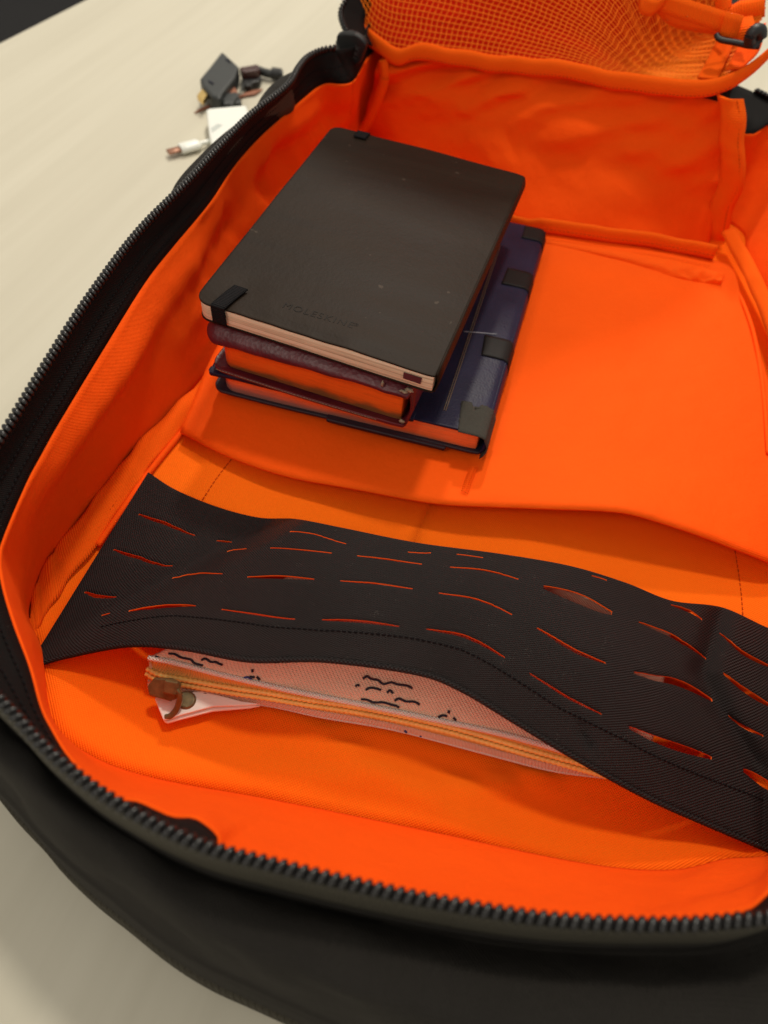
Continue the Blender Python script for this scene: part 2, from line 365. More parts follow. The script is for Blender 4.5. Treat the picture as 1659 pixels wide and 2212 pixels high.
# the lining top edge (bottom of the zip tape, inside)
za = -.004
AL = D([(760, 176), (700, 180), (650, 215), (600, 258), (550, 305), (500, 365), (450, 440), (372, 533), (312, 610), (214, 765), (128, 908), (89, 979)], za)
AC = [at(57, 1039, za), at(9, 1151, za), at(-6, 1205, za), at(2, 1268, za), at(26, 1349, za), at(60, 1440, za)]
AN = D([(85, 1530), (111, 1583), (143, 1635)], za) + D([(200, 1700), (254, 1731), (296, 1736), (370, 1768), (420, 1772), (465, 1805), (500, 1846)], za + .002) + [W(.2, -.243, za), W(.27, -.226, za), at(1569, 1984, za), at(1659, 1939, za)]
AR = [W(.340, -.165, za), W(.346, -.12, za), W(.347, -.04, za), W(.345, .05, za), W(.342, .14, za), W(.342, .22, -.008), W(.338, .29, -.012), at(1730, 285, -.015), at(1659, 268, -.017), at(1600, 287, -.02)]
AF = [W(.2, .44, -.02), W(.1, .44, -.02), W(.0, .42, -.018), W(-.032, .37, -.014)]
Aa = segring([AL, AC, AN, AR, AF])
zb = -.087
BL = [W(-.036, .34, zb), W(-.033, .25, zb), W(-.029, .15, zb), W(-.024, .09, zb)] + D([(456, 790), (374, 885), (301, 958), (241, 1031), (181, 1108), (140, 1163)], zb)
BC = D([(95, 1220), (66, 1290), (60, 1345)], zb) + [W(.0, -.182, zb)]
BN = D([(110, 1560), (200, 1640), (350, 1690), (600, 1735), (900, 1795), (1250, 1868), (1440, 1885), (1560, 1862), (1715, 1818)], zb)
BR = [W(.366, -.08, zb), W(.366, 0, zb), W(.360, .1, zb), W(.352, .19, zb), W(.334, .27, zb), W(.315, .33, zb), W(.30, .37, zb)]
BF = [W(.2, .41, zb), W(.1, .41, zb), W(.0, .405, zb), W(-.034, .38, zb)]
Ba = segring([BL, BC, BN, BR, BF])
CEN = np.array([.152, .06])
NA = len(RIMa)
def outward(P):
    T = np.gradient(P, axis=0); n = np.stack([T[:, 1], -T[:, 0]], 1); n /= np.linalg.norm(n, axis=1)[:, None] + 1e-9; return n
OUT = outward(RIMa)
for _ in range(6): OUT = (np.roll(OUT, 1, 0) + OUT + np.roll(OUT, -1, 0)) / 3
def wrapfix(X): X[-1] = X[0]; return X
LEN = np.r_[0, np.cumsum(np.linalg.norm(np.diff(RIMa[:, :2], axis=0), axis=1))]
LM = np.array([smooth01(.10, .02, p[0]) * smooth01(.33, .26, p[1]) * smooth01(-.20, -.12, p[1]) + .4 * smooth01(.25, .33, p[0]) for p in RIMa])
# lining wall: bulges where the sides of the bag bulge
WK = np.array([smooth01(-.02, .1, p[1]) * smooth01(.1, 0, p[0]) + .5 * smooth01(.25, .33, p[0]) * smooth01(-.1, 0, p[1]) for p in RIMa])
for _ in range(10): WK = (np.roll(WK, 1) + WK + np.roll(WK, -1)) / 3
nv = 26; LW = np.zeros((nv, NA, 3))
for j in range(nv):
    tt = j / (nv - 1); P = Aa * (1 - tt) + Ba * tt
    bul = math.sin(math.pi * min(1, tt * 1.05)) * .010
    P[:, :2] += OUT * (bul * WK)[:, None]
    for i in range(NA):
        s = i / (NA - 1) * 2 * math.pi; env = math.sin(math.pi * tt) ** .8
        k = nz(4.5 * math.cos(s) + 3, 4.5 * math.sin(s), tt * 1.3) * .011 + nz(13 * math.cos(s), 13 * math.sin(s) + 9, tt * 2.2) * .005
        lobe = math.exp(-((tt - .20) / .13) ** 2) * (.55 + .9 * nz(LEN[i] * 9, 3.3)) * .0095 + math.exp(-((tt - .55 - .2 * nz(LEN[i] * 5, 8)) / .10) ** 2) * .007 * max(0, nz(LEN[i] * 11, 5.5))
        P[i, :2] += OUT[i] * (k * env * (.25 + .75 * WK[i]) - lobe * LM[i])
    LW[j] = wrapfix(P)
gridmesh('lining_wall', LW, M_or, bag, .0012, 1)
# lining floor : rings closing to the middle line of the bag
nf = 26; LF = np.zeros((nf, NA, 3))
def axis_pt(P):
    q = P[:, :2] - CEN; out = np.zeros_like(q); out[:, 1] = np.clip(q[:, 1], -.16, .19) * .72; return out + CEN
CEN0 = axis_pt(Ba)
def floor_z(x, y):
    z = -.0925 + ZT
    z += .0022 * nz(x * 9 + 2, y * 16, 3) + .0010 * nz(x * 30, y * 30, 1)
    # soft ridges of the loose liner in the near end
    g = math.exp(-((y + .21 - .10 * (x - .05) + .012 * math.sin(x * 26)) / .012) ** 2) * .0085 * smooth01(-.02, .03, x)
    g2 = math.exp(-((y + .172 - .16 * (x - .16) - .10 * max(0, x - .2) + .010 * math.sin(x * 34 + 1)) / .0035) ** 2) * .0055 * smooth01(.12, .17, x)
    return z + g + g2
for j in range(nf):
    tt = j / (nf - 1); P = Ba.copy(); P[:, :2] = Ba[:, :2] * (1 - tt) + CEN0 * tt
    e = math.exp(-tt * 14)
    for i in range(NA): P[i, 2] = (Ba[i, 2]) * e + floor_z(P[i, 0], P[i, 1]) * (1 - e)
    LF[j] = wrapfix(P)
o = gridmesh('lining_floor', LF, M_or2, bag, .001, 1)
uvl = o.data.uv_layers[0]; idx = np.zeros(len(o.data.loops), int); o.data.loops.foreach_get('vertex_index', idx)
uvl.data.foreach_set('uv', LF.reshape(-1, 3)[idx][:, :2].ravel())
# zip tape (two faced strip between teeth and lining)
nt = 7; TP = np.zeros((nt, NA, 3))
Rt = RIMa.copy(); Rt[:, 2] -= .0022
for j in range(nt):
    tt = j / (nt - 1); P = Rt * (1 - tt) + Aa * tt; P[:, :2] += OUT * math.sin(math.pi * tt) * .0015; TP[j] = wrapfix(P)
tape = gridmesh('zipper_tape', TP, M_bkt, bag, .0009, 0)
for tq, nm in ((.50, 0), (.78, 1)):
    k0 = np.argmin(np.linalg.norm(Rt - rimL[0], axis=1)); k1 = np.argmin(np.linalg.norm(Rt - rimN[4], axis=1))
    lo, hi = min(k0, k1), max(k0, k1)
    P = Rt * (1 - tq) + Aa * tq; P[:, :2] += OUT * (math.sin(math.pi * tq) * .0015 - .0009)
    P = P[lo:hi]; P[:, 2] += .0006
    stitches('stitching', cr(P[::3], 400), M_bst, tape)
# teeth: each a bead on the tape edge
def tooth_mesh():
    bm = bmesh.new(); bmesh.ops.create_uvsphere(bm, u_segments=10, v_segments=6, radius=1)
    for v in bm.verts:
        v.co.x *= .00165; v.co.y *= .0026; v.co.z *= .0019
        v.co.x += v.co.y * .40
        if v.co.z < 0: v.co.z *= 1.35
    for f in bm.faces: f.smooth = True
    me = bpy.data.meshes.new('tooth'); bm.to_mesh(me); bm.free(); me.materials.append(M_tooth); return me
TM = tooth_mesh()
def place_teeth(P, parent, pitch=.0033, upv=None, limit=300):
    L = length(P); n = int(L / pitch); Q = cr(P, n); T = np.gradient(Q, axis=0)
    for i in range(n):
        t = Vector(T[i]).normalized(); u = Vector((0, 0, 1)) if upv is None else Vector(upv)
        s = u.cross(t).normalized(); u2 = t.cross(s)
        o = bpy.data.objects.new('tooth', TM); COL.objects.link(o); o.parent = parent
        o.matrix_local = Matrix(((t.x, s.x, u2.x, Q[i][0]), (t.y, s.y, u2.y, Q[i][1]), (t.z, s.z, u2.z, Q[i][2]), (0, 0, 0, 1)))
a_vis = np.array(rimL + rimC + rimN); place_teeth(cr(a_vis, 600), tape)
hid = cr(np.array([rimN[-1]] + rimR), 300)
parts = []
tv = np.array([v.co[:] for v in TM.vertices]); tf = [tuple(p.vertices) for p in TM.polygons]
def teeth_stuff(P, pitch=.0033, upv=(0, 0, 1)):
    n = int(length(P) / pitch); Q = cr(P, n); T = np.gradient(Q, axis=0); out = []
    for i in range(n):
        t = T[i] / np.linalg.norm(T[i]); s = np.cross(upv, t); s /= np.linalg.norm(s); u2 = np.cross(t, s)
        out.append((Q[i] + tv[:, :1] * t + tv[:, 1:2] * s + tv[:, 2:3] * u2, tf))
    return out
V, F = join_data(teeth_stuff(hid)); o = mesh('tooth_row', V, F, M_tooth, tape); o['kind'] = 'stuff'
# cord under the teeth
tube('zipper_cord', np.array([p - [0, 0, .0016] for p in cr(a_vis, 400)]), .0016, M_bkt, bag, 6)
# outer shell
def off_by_y():
    """bulge of the sides outside the zip, larger at the far left"""
    k = np.zeros(NA)
    for i in range(NA):
        x, y = RIMa[i, :2]; left = smooth01(.05, .0, x)
        k[i] = .010 + left * .017 * smooth01(.03, .12, y) - left * .006 * smooth01(.0, -.1, y) * smooth01(-.2, -.12, y)
        k[i] += .15 * max(0, x - .11) * smooth01(-.05, -.17, y)
    for _ in range(8): k = (np.roll(k, 1) + k + np.roll(k, -1)) / 3
    return k
KB = off_by_y()
prof = [(.0012, -.006, 0), (.0022, -.0135, .05), (.0060, -.0080, .45), (.0105, -.008, .9), (.0135, -.016, 1.0), (.0150, -.026, 1.05), (.0170, -.036, 1.05), (.0190, -.0405, 1.0), (.0130, -.0425, 1.0), (.0182, -.0455, 1.05), (.0200, -.058, 1.05), (.0206, -.0645, 1.0), (.0216, -.082, .95), (.0222, -.094, .9), (.0200, -.1042, .7)]
def wall_out(z):
    tt = min(1, max(0, (za - z) / (za - zb))); P = LW[int(round(tt * (nv - 1)))]
    return ((P[:, :2] - RIMa[:, :2]) * OUT).sum(1)
SH = np.zeros((len(prof), NA, 3))
for j, (o_, z, kk) in enumerate(prof):
    P = RIMa.copy(); zz = z + np.minimum(0, (RIMa[:, 2] - ZT - .02)) * (1 - j / 15)
    ex = o_ + (KB - .010) * kk
    if 2 <= j <= 5: ex = ex + np.array([nz(RIMa[i, 0] * 22, RIMa[i, 1] * 22, j * .25) + .8 * nz(RIMa[i, 0] * 45 + j * .9, RIMa[i, 1] * 45, j * .6) for i in range(NA)]) * .0034 * smooth01(.0, -.12, RIMa[:, 1])
    ex = np.maximum(ex, wall_out(z) + .0025 + .003 * smooth01(.0, .12, RIMa[:, 1]) + .003 * smooth01(.2, .26, RIMa[:, 1])); P[:, :2] += OUT * ex[:, None]; P[:, 2] = zz + ZT + (.0045 * np.clip((KB - .014) / .011, 0, 1) if j in (2, 3, 4) else 0); SH[j] = wrapfix(P)
SHs = np.stack([crt(SH[:, i], 60) for i in range(NA)], 1)
gridmesh('outer_shell', SHs, M_bks, bag, .0012, -1)
base_poly = SH[-1][:, :2]
V = [(x, y, .002) for x, y in base_poly[:-1]]
mesh('back_panel', V, [tuple(range(len(V)))], M_bks, bag, smooth=False)
ZB = np.zeros((5, NA, 3))
for j, (o_, z) in enumerate(((.0010, .0165), (.0020, .0150), (.0024, .008), (.0026, .002), (.0022, -.0045))):
    P = RIMa.copy(); f_ = min(1, max(0, (.018 - z) / .022)); dA = ((Aa[:, :2] - RIMa[:, :2]) * OUT).sum(1) * f_; P[:, :2] += OUT * np.maximum(o_, dA + .0016)[:, None]; P[:, 2] = RIMa[:, 2] - .02 + z; ZB[j] = wrapfix(P)
gridmesh('zipper_binding', ZB, M_zbo, bag, .0008, 1)
PPs = SH[8].copy(); PPs[:, :2] += OUT * .0012; PPs[:, 2] -= .0012
tube('shell_piping', PPs[:-1], .0014, M_shb, bag, 6, closed=True)
for px_, py_ in ((1475, 2060), (300, 1850)):
    b_ = at(px_, py_, -.02); k_ = int(np.argmin(np.linalg.norm(SH[4][:, :2] - b_[:2], axis=1)))
    stitches('stitching', cr([SH[j_][k_] + np.r_[OUT[k_] * .0006, 0] for j_ in (4, 5, 6)], 30), M_shb, bag, .0034, .0022, .0004)
# webbing trim round the foot of the shell
WB = np.zeros((4, NA, 3))
zs_ = np.array([q[1] for q in prof])
for j, (o_, z) in enumerate(((.0002, -.066), (.0020, -.0675), (.0022, -.086), (.0002, -.0875))):
    a = np.searchsorted(-zs_, -z) - 1; f = (z - zs_[a]) / (zs_[a + 1] - zs_[a]); P = SH[a] * (1 - f) + SH[a + 1] * f
    P[:, :2] += OUT * o_; P[:, 2] = z + ZT; WB[j] = wrapfix(P)
gridmesh('shell_trim', WB, M_shb, bag, .001, 1)
# ---- seam tape over the left floor seam
le = D([(456, 790), (374, 885), (301, 958), (241, 1031), (181, 1108), (129, 1177), (95, 1222), (72, 1285), (62, 1345)], -.083)
ri = D([(478, 828), (392, 928), (320, 1016), (275, 1078), (206, 1177), (146, 1259), (100, 1322), (76, 1368), (62, 1398)], -.088)
le = [W(-.0345, .30, -.083), W(-.028, .14, -.083)] + le; ri = [W(-.025, .30, -.088), W(-.019, .14, -.088)] + ri
mid = [(a + b) / 2 + np.array([0, 0, .0022]) for a, b in zip(le, ri)]
st = loft([le, mid, ri], 150, 9)
for i in range(150):
    st[:, i, 2] += nz(i * .11, 2.2) * .0015; st[:, i, 0] += nz(i * .13, 7.7) * .0018
sto = gridmesh('seam_tape', st, M_ort, bag, .0012, 1)
stitches('stitching', cr([a * .25 + b * .75 + np.array([0, 0, .0016]) for a, b in zip(le, ri)], 300), M_orst, sto)
tube('seam_piping', cr([b + np.array([.0015, 0, .0003]) for b in ri[1:7]], 120), .0018, M_or, bag, 8)
# ---- laptop sleeve
top = [W(-.03, .264, -.066), W(.06, .260, -.065)] + D([(1175, 500), (1305, 519), (1415, 536), (1563, 568)], -.065) + [at(1590, 598, -.067)]
hem = D([(388, 930), (498, 985), (620, 1026), (760, 1052), (933, 1083), (1064, 1091), (1196, 1096)], -.081) + D([(1305, 1100), (1371, 1109), (1458, 1135), (1546, 1166), (1659, 1210)], -.078) + [at(1700, 1232, -.08)]
top = crt(top, 13); hem = np.array(hem)
hz = [0, .001, .003, .006, .009, .011, .013, .0145, .015, .013, .009, .004, .0]
for k in range(13):
    c = proj(hem[k])[0]; hem[k] = at(c[0], c[1], hem[k][2] - ZT + hz[k])
rt = [at(1633, 754, -.075), at(1651, 940, -.078)]
ns = 150; mvr = 60
T0 = crt(top, ns); H0 = crt(hem, ns); SL = np.zeros((mvr, ns, 3))
for j in range(mvr):
    tt = j / (mvr - 1)
    for i in range(ns):
        s = i / (ns - 1); p = T0[i] * (1 - tt) + H0[i] * tt; zt_ = -.0725 + ZT + (T0[i][2] - ZT + .0725) * smooth01(.12, 0, tt); p[2] = zt_ + (H0[i][2] - zt_) * smooth01(.78, 1, tt)
        env = math.sin(math.pi * tt)
        p[2] += (.0016 * nz(s * 5, tt * 4, 5) + .0006 * nz(s * 16 + tt * 4, tt * 9 - s * 3, 2)) * env
        p[0] += env * .010 * smooth01(.75, 1, s) - env * .006 * smooth01(.2, 0, s)
        if tt > .985: p[2] -= .0012
        SL[j, i] = p
slv = gridmesh('laptop_sleeve', SL, M_ors, bag, .0016, 1)
# bar tack and hem stitching
bt = [snap(SL, x, y) + np.array([0, 0, .0018]) for x, y in ((1024, 1012), (1014, 1038), (1004, 1068))]
parts = []
for k in range(26):
    c = crt(bt, 26)[k]; dx = np.array([.0022, .0008 * (-1) ** k, .0006]); parts.append(tube_data([c - dx * [1, 1, 0] - [0, 0, .0003], c + [0, 0, .0003], c + dx * [1, 1, 0] - [0, 0, .0003]], .00025, 4))
V, F = join_data(parts); o = mesh('bar_tack', V, F, M_ort, slv); o['kind'] = 'stuff'
# binding at the sleeve's top edge
tb = crt([W(-.03, .268, -.060), W(.06, .264, -.059)] + D([(1104, 480), (1182, 488), (1305, 506), (1415, 520), (1546, 546)], -.059), 90)
tbl = np.zeros((7, 90, 3))
for j in range(7):
    an = -1.35 + 3.3 * j / 6
    for i in range(90): tbl[j, i] = tb[i] + np.array([0, -.0025 * math.cos(an), .0062 * math.sin(an) + .0016 * nz(i * .12, 1)])
gridmesh('sleeve_binding', tbl, M_ort, bag, .0014, -1)
stitches('stitching', cr([p + np.array([.002, -.006 - .0, .0012]) for p in tb[30:]], 120), M_orst, slv)
fr = loft([D([(1175, 513), (1340, 540), (1480, 566), (1566, 590)], -.0648), D([(1173, 524), (1335, 554), (1470, 584), (1560, 606)], -.0668), D([(1170, 536), (1330, 567), (1465, 602), (1552, 618)], -.0715)], 80, 10)
for i in range(80):
    for j in range(10): fr[j, i, 2] += .0030 * nz(i * .20, j * .30) * smooth01(22, 60, i) * min(1, j / 3) * min(1, (9 - j) / 3)
gridmesh('sleeve_facing', fr, M_ors, bag, .0009, 1)
rb_ = cr(D([(1572, 500), (1602, 552), (1632, 612), (1666, 690), (1700, 800), (1740, 960)], -.072), 70)
rg = np.zeros((5, 70, 3))
for j in range(5):
    for i in range(70): rg[j, i] = rb_[i] + np.array([(j / 4 - .5) * .009, 0, .0010 * math.sin(math.pi * j / 4) + (j / 4 - .5) * .006 + .0008 * nz(i * .2, j * .4)])
gridmesh('seam_tape', rg, M_ort, bag, .0014, 1)
rb_ = cr(D([(1568, 590), (1598, 640), (1622, 700), (1638, 770), (1650, 860), (1660, 980)], -.0715), 70)
tube('sleeve_edge', rb_, .0015, M_ors, bag, 8)
# stitched outline of the hidden pocket in the floor
P = [at(x, y, -.0905) for x, y in ((505, 985), (470, 1030), (440, 1075), (425, 1100))]; stitches('stitching', cr(P, 30), M_orst, bag)
P = [at(x, y, -.0905) for x, y in ((1588, 1190), (1596, 1240), (1602, 1290), (1606, 1345))]; stitches('stitching', cr(P, 30), M_orst, bag)
# ---- slotted black panel
PB = [(60, 1440, -.0845), (150, 1415, -.080), (280, 1392, -.068), (400, 1400, -.058), (540, 1425, -.050), (700, 1425, -.045), (900, 1452, -.043), (1000, 1490, -.044), (1120, 1562, -.048), (1250, 1640, -.056), (1400, 1722, -.068), (1530, 1780, -.077), (1659, 1835, -.083), (1730, 1868, -.0855)]
PT = [(320, 1020, -.0865), (380, 1058, -.0865), (470, 1095, -.083), (560, 1118, -.066), (640, 1121, -.055), (740, 1140, -.050), (900, 1172, -.045), (1080, 1196, -.044), (1230, 1222, -.046), (1350, 1258, -.050), (1450, 1297, -.056), (1560, 1312, -.070), (1659, 1356, -.082), (1720, 1372, -.0855)]
NS = len(PB); PBi = crt(PB, 521); PTi = crt(PT, 521)
def pan(u, v):
    k = u * 520; i = min(int(k), 519); f = k - i
    b = PBi[i] * (1 - f) + PBi[i + 1] * f; t = PTi[i] * (1 - f) + PTi[i + 1] * f
    x, y = b[:2] * (1 - v) + t[:2] * v
    zb_ = b[2] * (1 - v) + t[2] * v + .006 * math.sin(math.pi * v) * smooth01(.2, .4, u) * smooth01(1, .8, u)
    # crease between the flat left end and the bulging middle
    d = ((x - 100) * 265 + (y - 1390) * 490) / 557.0
    g = smooth01(-8, 40, d); z = -.0856 * (1 - g) + zb_ * g
    # valley near the right end
    q = np.array([[1557, 1300], [1510, 1453], [1547, 1530], [1659, 1695]], float)
    xv = np.interp(y, q[:, 1], q[:, 0]); z -= .0075 * math.exp(-((x - xv - 8) / 26) ** 2)
    z -= .003 * math.exp(-(((x - 1264) + (y - 1592) * -.55) / 9) ** 2 - ((y - 1595) / 32) ** 2)
    z += .0012 * nz(u * 9, v * 3, 4) * g
    return at(x, y, max(z, -.0858))
gu, gv = np.linspace(0, 1, 131), np.linspace(0, 1, 41)
SP = np.array([[pan(u, v) for u in gu] for v in gv]); SD = proj(SP.reshape(-1, 3)).reshape(41, 131, 2)
def inv(x, y):
    d = np.hypot(SD[..., 0] - x, SD[..., 1] - y); j, i = np.unravel_index(d.argmin(), d.shape)
    best = (d[j, i], gu[i], gv[j]); su, sv = 1 / 130, 1 / 40
    for _ in range(4):
        us = np.clip(best[1] + np.linspace(-su, su, 7), 0, 1); vs = np.clip(best[2] + np.linspace(-sv, sv, 7), 0, 1)
        for a in us:
            for b in vs:
                q = proj(pan(a, b))[0]; e = math.hypot(q[0] - x, q[1] - y)
                if e < best[0]: best = (e, a, b)
        su /= 3; sv /= 3
    return best[1], best[2]
z6 = lambda x, y: (219.4 + .5291 * x, 1097.2 + .5291 * y)
z7 = lambda x, y: (768 + .537 * x, 1152 + .537 * y)
SL_ = [  # rows of slits, bottom to top: end, middle, end, opening (mm)
 [(z6(0, 440), z6(20, 434), z6(35, 428), 1.0), (z6(110, 423), z6(240, 402), z6(385, 399), 3.4), (z6(490, 414), z6(640, 435), z6(790, 455), 1.6), (z6(900, 459), z6(1050, 462), z6(1215, 485), 2.6), (z7(285, 386), z7(440, 412), z7(600, 500), 3.0), (z7(700, 565), z7(840, 655), z7(990, 730), 1.7), (z7(1100, 780), z7(1265, 850), z7(1432, 905), 5.0), (z7(1560, 950), z7(1620, 990), z7(1700, 1040), 6.0)],
 [((184, 1278), (205, 1288), (250, 1291), 2.4), (z6(290, 285), z6(390, 266), z6(495, 268), 1.4), (z6(595, 283), z6(730, 281), z6(868, 292), 3.2), (z6(975, 299), z6(1120, 308), z6(1270, 330), 1.6), (z7(335, 241), z7(485, 262), z7(630, 327), 1.6), (z7(730, 381), z7(860, 465), z7(1005, 525), 2.9), (z7(1120, 561), z7(1280, 590), z7(1435, 668), 4.5), (z7(1500, 742), z7(1560, 780), z7(1640, 815), 1.8)],
 [((246, 1187), (305, 1206), (370, 1229), 2.2), (z6(515, 175), z6(550, 169), z6(592, 166), 1.0), (z6(690, 163), z6(820, 172), z6(940, 185), 1.2), (z6(1045, 196), z6(1175, 210), z6(1308, 230), 1.5), (z7(380, 136), z7(520, 146), z7(655, 185), 1.6), (z7(755, 217), z7(880, 255), z7(1030, 325), 8.0), (z7(1140, 355), z7(1270, 405), z7(1410, 502), 2.6), (z7(1480, 567), z7(1560, 630), z7(1680, 700), 3.5)],
 [((300, 1111), (360, 1131), (420, 1158), 2.2), ((468, 1168), (484, 1170), (500, 1172), 1.6), (z6(770, 94), z6(880, 108), z6(1000, 150), .9), (z6(1250, 180), z6(1300, 186), z6(1345, 183), .8), (z6(1450, 188), z6(1500, 194), z6(1560, 205), .8), (z7(950, 171), z7(980, 177), z7(1010, 190), .9), (z7(1270, 287), z7(1340, 305), z7(1395, 348), 1.8), (z7(1465, 402), z7(1550, 480), z7(1680, 540), 2.5)],
]
rows = []
for r in SL_:
    pts = []; sl = []
    for a, m, b, op in r:
        A_, M_, B_ = inv(*a), inv(*m), inv(*b); pts += [A_, M_, B_]; sl.append((min(A_[0], B_[0]), max(A_[0], B_[0]), op))
    pts = sorted(set(pts)); rows.append((np.array(pts), sl))
base_v = [.27, .47, .66, .85]
HM = .135   # panel height in metres
us = set(np.round(np.linspace(0, 1, 231), 5))
for pts, sl in rows:
    for a, b, op in sl:
        for k in np.linspace(0, 1, 12): us.add(round(float(a + (b - a) * k), 5))
us = np.array(sorted(us)); keep = [us[0]]
for x in us[1:]:
    if x - keep[-1] > .0009: keep.append(x)
keep[-1] = 1.0
us = np.array(keep); nU = len(us)
VR = np.zeros((4, nU)); HW = np.zeros((4, nU)); CUT = np.zeros((4, nU - 1), bool)
for r, (pts, sl) in enumerate(rows):
    VR[r] = np.interp(us, pts[:, 0], pts[:, 1])
    HW[r] = .0004 / HM
    for a, b, op in sl:
        m = (us > a - .0006) & (us < b + .0006); q = np.clip((us[m] - a) / (b - a), 0, 1)
        HW[r][m] = np.maximum(.00045, .5 * op / 1000 * np.sin(math.pi * (.06 + .88 * q)) ** .7) / HM
        c = (us[:-1] + us[1:]) / 2; CUT[r] |= (c > a) & (c < b)
for r in range(1, 4): VR[r] = np.maximum(VR[r], VR[r - 1] + HW[r] + HW[r - 1] + .035)
for _ in range(40): VR[:, 1:-1] = (VR[:, :-2] + 2 * VR[:, 1:-1] + VR[:, 2:]) / 4
VR[3] = np.minimum(VR[3], .985)
lev = []; cutrow = {}
prev = np.zeros(nU); nseg = 8
for r in range(4):
    lo = VR[r] - HW[r]; hi = VR[r] + HW[r]
    for k in range(nseg): lev.append(prev + (lo - prev) * k / nseg)
    cutrow[len(lev)] = r; lev.append(lo); prev = hi
for k in range(nseg + 1): lev.append(prev + (np.maximum(1, prev + .004) - prev) * k / nseg)
nL = len(lev); PV = np.zeros((nL + 4, nU, 3)); UVs = []
for j in range(nL):
    for i in range(nU): PV[j, i] = pan(us[i], min(1, lev[j][i]))
for k in range(1, 5):   # the far side of the ridge curls down to the floor
    p = PV[nL - 1].copy(); p[:, 1] += .004 * k * np.clip((p[:, 2] - ZT + .085) / .03, 0, 1); f = (k / 4) ** .65; p[:, 2] = p[:, 2] * (1 - f) + (ZT - .0885) * f; PV[nL - 1 + k] = p
for j in range(nL + 4):
    for i in range(nU): UVs.append((us[i] * .37, (lev[j][i] if j < nL else 1 + (j - nL + 1) * .05) * HM))
F = []
for j in range(nL + 3):
    for i in range(nU - 1):
        if j in cutrow and CUT[cutrow[j], i]: continue
        F.append((j * nU + i, j * nU + i + 1, (j + 1) * nU + i + 1, (j + 1) * nU + i))
pn = mesh('slotted_panel', PV.reshape(-1, 3), F, M_bk, bag, uv=UVs, mats=[M_bk, M_or, M_slit])
solid(pn, .0009, -1, rim=2, back=1)
tube('panel_hem', cr(PV[0] - [0, 0, .0006], 300), .0013, M_bk, pn, 8)
stl = [inv(*p) for p in ((219, 1354), (300, 1338), (378, 1330), (536, 1346), (695, 1362), (880, 1377), (999, 1404), (1097, 1457), (1198, 1523), (1359, 1603), (1520, 1678), (1655, 1730))]
stl = np.array(stl); uu = np.linspace(stl[0, 0], stl[-1, 0], 200)
stitches('stitching', [pan(a, np.interp(a, stl[:, 0], stl[:, 1])) + np.array([0, 0, .0003]) for a in uu], M_bst, pn, .0026, .0017, .0004)
# ---- far pocket wall, piping, binding
wr = [
 [W(-.022, .358, -.012), W(.04, .358, -.003), W(.09, .356, .003), W(.14, .354, .008), W(.2, .353, .012), W(.256, .354, .012)],
 [W(-.027, .356, -.035), W(.04, .350, -.028), W(.09, .344, -.022), W(.14, .340, -.022), W(.21, .341, -.022), W(.266, .350, -.025)],
 [W(-.033, .358, -.06), W(.04, .346, -.056), W(.09, .334, -.052), W(.14, .326, -.054), W(.21, .328, -.056), W(.276, .347, -.055)],
 [W(-.040, .368, -.09), W(.03, .345, -.090), W(.09, .318, -.090), W(.145, .303, -.091), W(.21, .303, -.091), W(.284, .338, -.090)],
]
PW = loft(wr, 110, 56)
for j in range(56):
    for i in range(110):
        s, q = i / 109, j / 55
        PW[j, i, 1] += .0055 * nz(s * 6, q * 4, 2) + .0065 * smooth01(.75, 0, q) * nz(s * 11 + q * 6, q * 4.0 - s * 3, 6) * 1.35 + .0006 * nz(s * 24 - q * 9, q * 8 + s * 6, 1)
pw = gridmesh('pocket_wall', PW, M_or, bag, .0012, 1)
tube('wall_piping', cr([aty(828, 128, .352), aty(831, 165, .350), aty(822, 200, .351), aty(808, 235, .354), aty(792, 268, .358), W(-.038, .36, -.078)], 60), .0044, M_ort, pw, 10)
rp = cr([aty(1578, 208, .345), aty(1584, 250, .343), aty(1580, 300, .342), aty(1584, 350, .342), aty(1578, 400, .344), aty(1560, 440, .346), aty(1550, 490, .348), W(.286, .35, -.09)], 70)
rpg = np.zeros((7, 70, 3))
for j in range(7):
    for i in range(70):
        a = j / 6 - .5; rpg[j, i] = rp[i] + np.array([a * .017, -.004 * math.cos(a * 3.0) + .001 * nz(i * .15, j * .3), 0])
rpo = gridmesh('wall_piping', rpg, M_ort, pw, .002, 1)
stitches('stitching', [p + np.array([.0052, -.0046, 0]) for p in rp], M_orst, rpo)
# ---- lid: raised net pocket behind the wall
bl = [aty(752, -25, .372), aty(768, 24, .366), aty(786, 68, .360), aty(826, 103, .353), aty(862, 122, .350), aty(901, 113, .350), aty(950, 120, .350), aty(1009, 127, .350), aty(1070, 139, .350), aty(1135, 141, .350), aty(1226, 153, .349), aty(1283, 164, .349), aty(1340, 176, .348), aty(1425, 187, .347), aty(1490, 192, .346), aty(1537, 191, .346), aty(1575, 178, .348), aty(1607, 160, .352), aty(1640, 135, .358), aty(1668, 108, .364)]
BLc = cr(bl, 200)
BD = np.zeros((9, 200, 3))
for j in range(9):
    an = -1.15 + 3.3 * j / 8
    for i in range(200):
        r = .0066 + .0008 * nz(i * .09, 3)
        BD[j, i] = BLc[i] + np.array([0, -.0032 * math.cos(an), r * math.sin(an) + .0018 * nz(i * .065, 11)])
bnd = gridmesh('pocket_binding', BD, M_ort, bag, .0015, -1)
stitches('stitching', [BLc[i] + np.array([0, -.0040, -.0032 + .0018 * nz(i * .065, 11)]) for i in range(45, 185)], M_orst, bnd, .003, .0018, .0003)
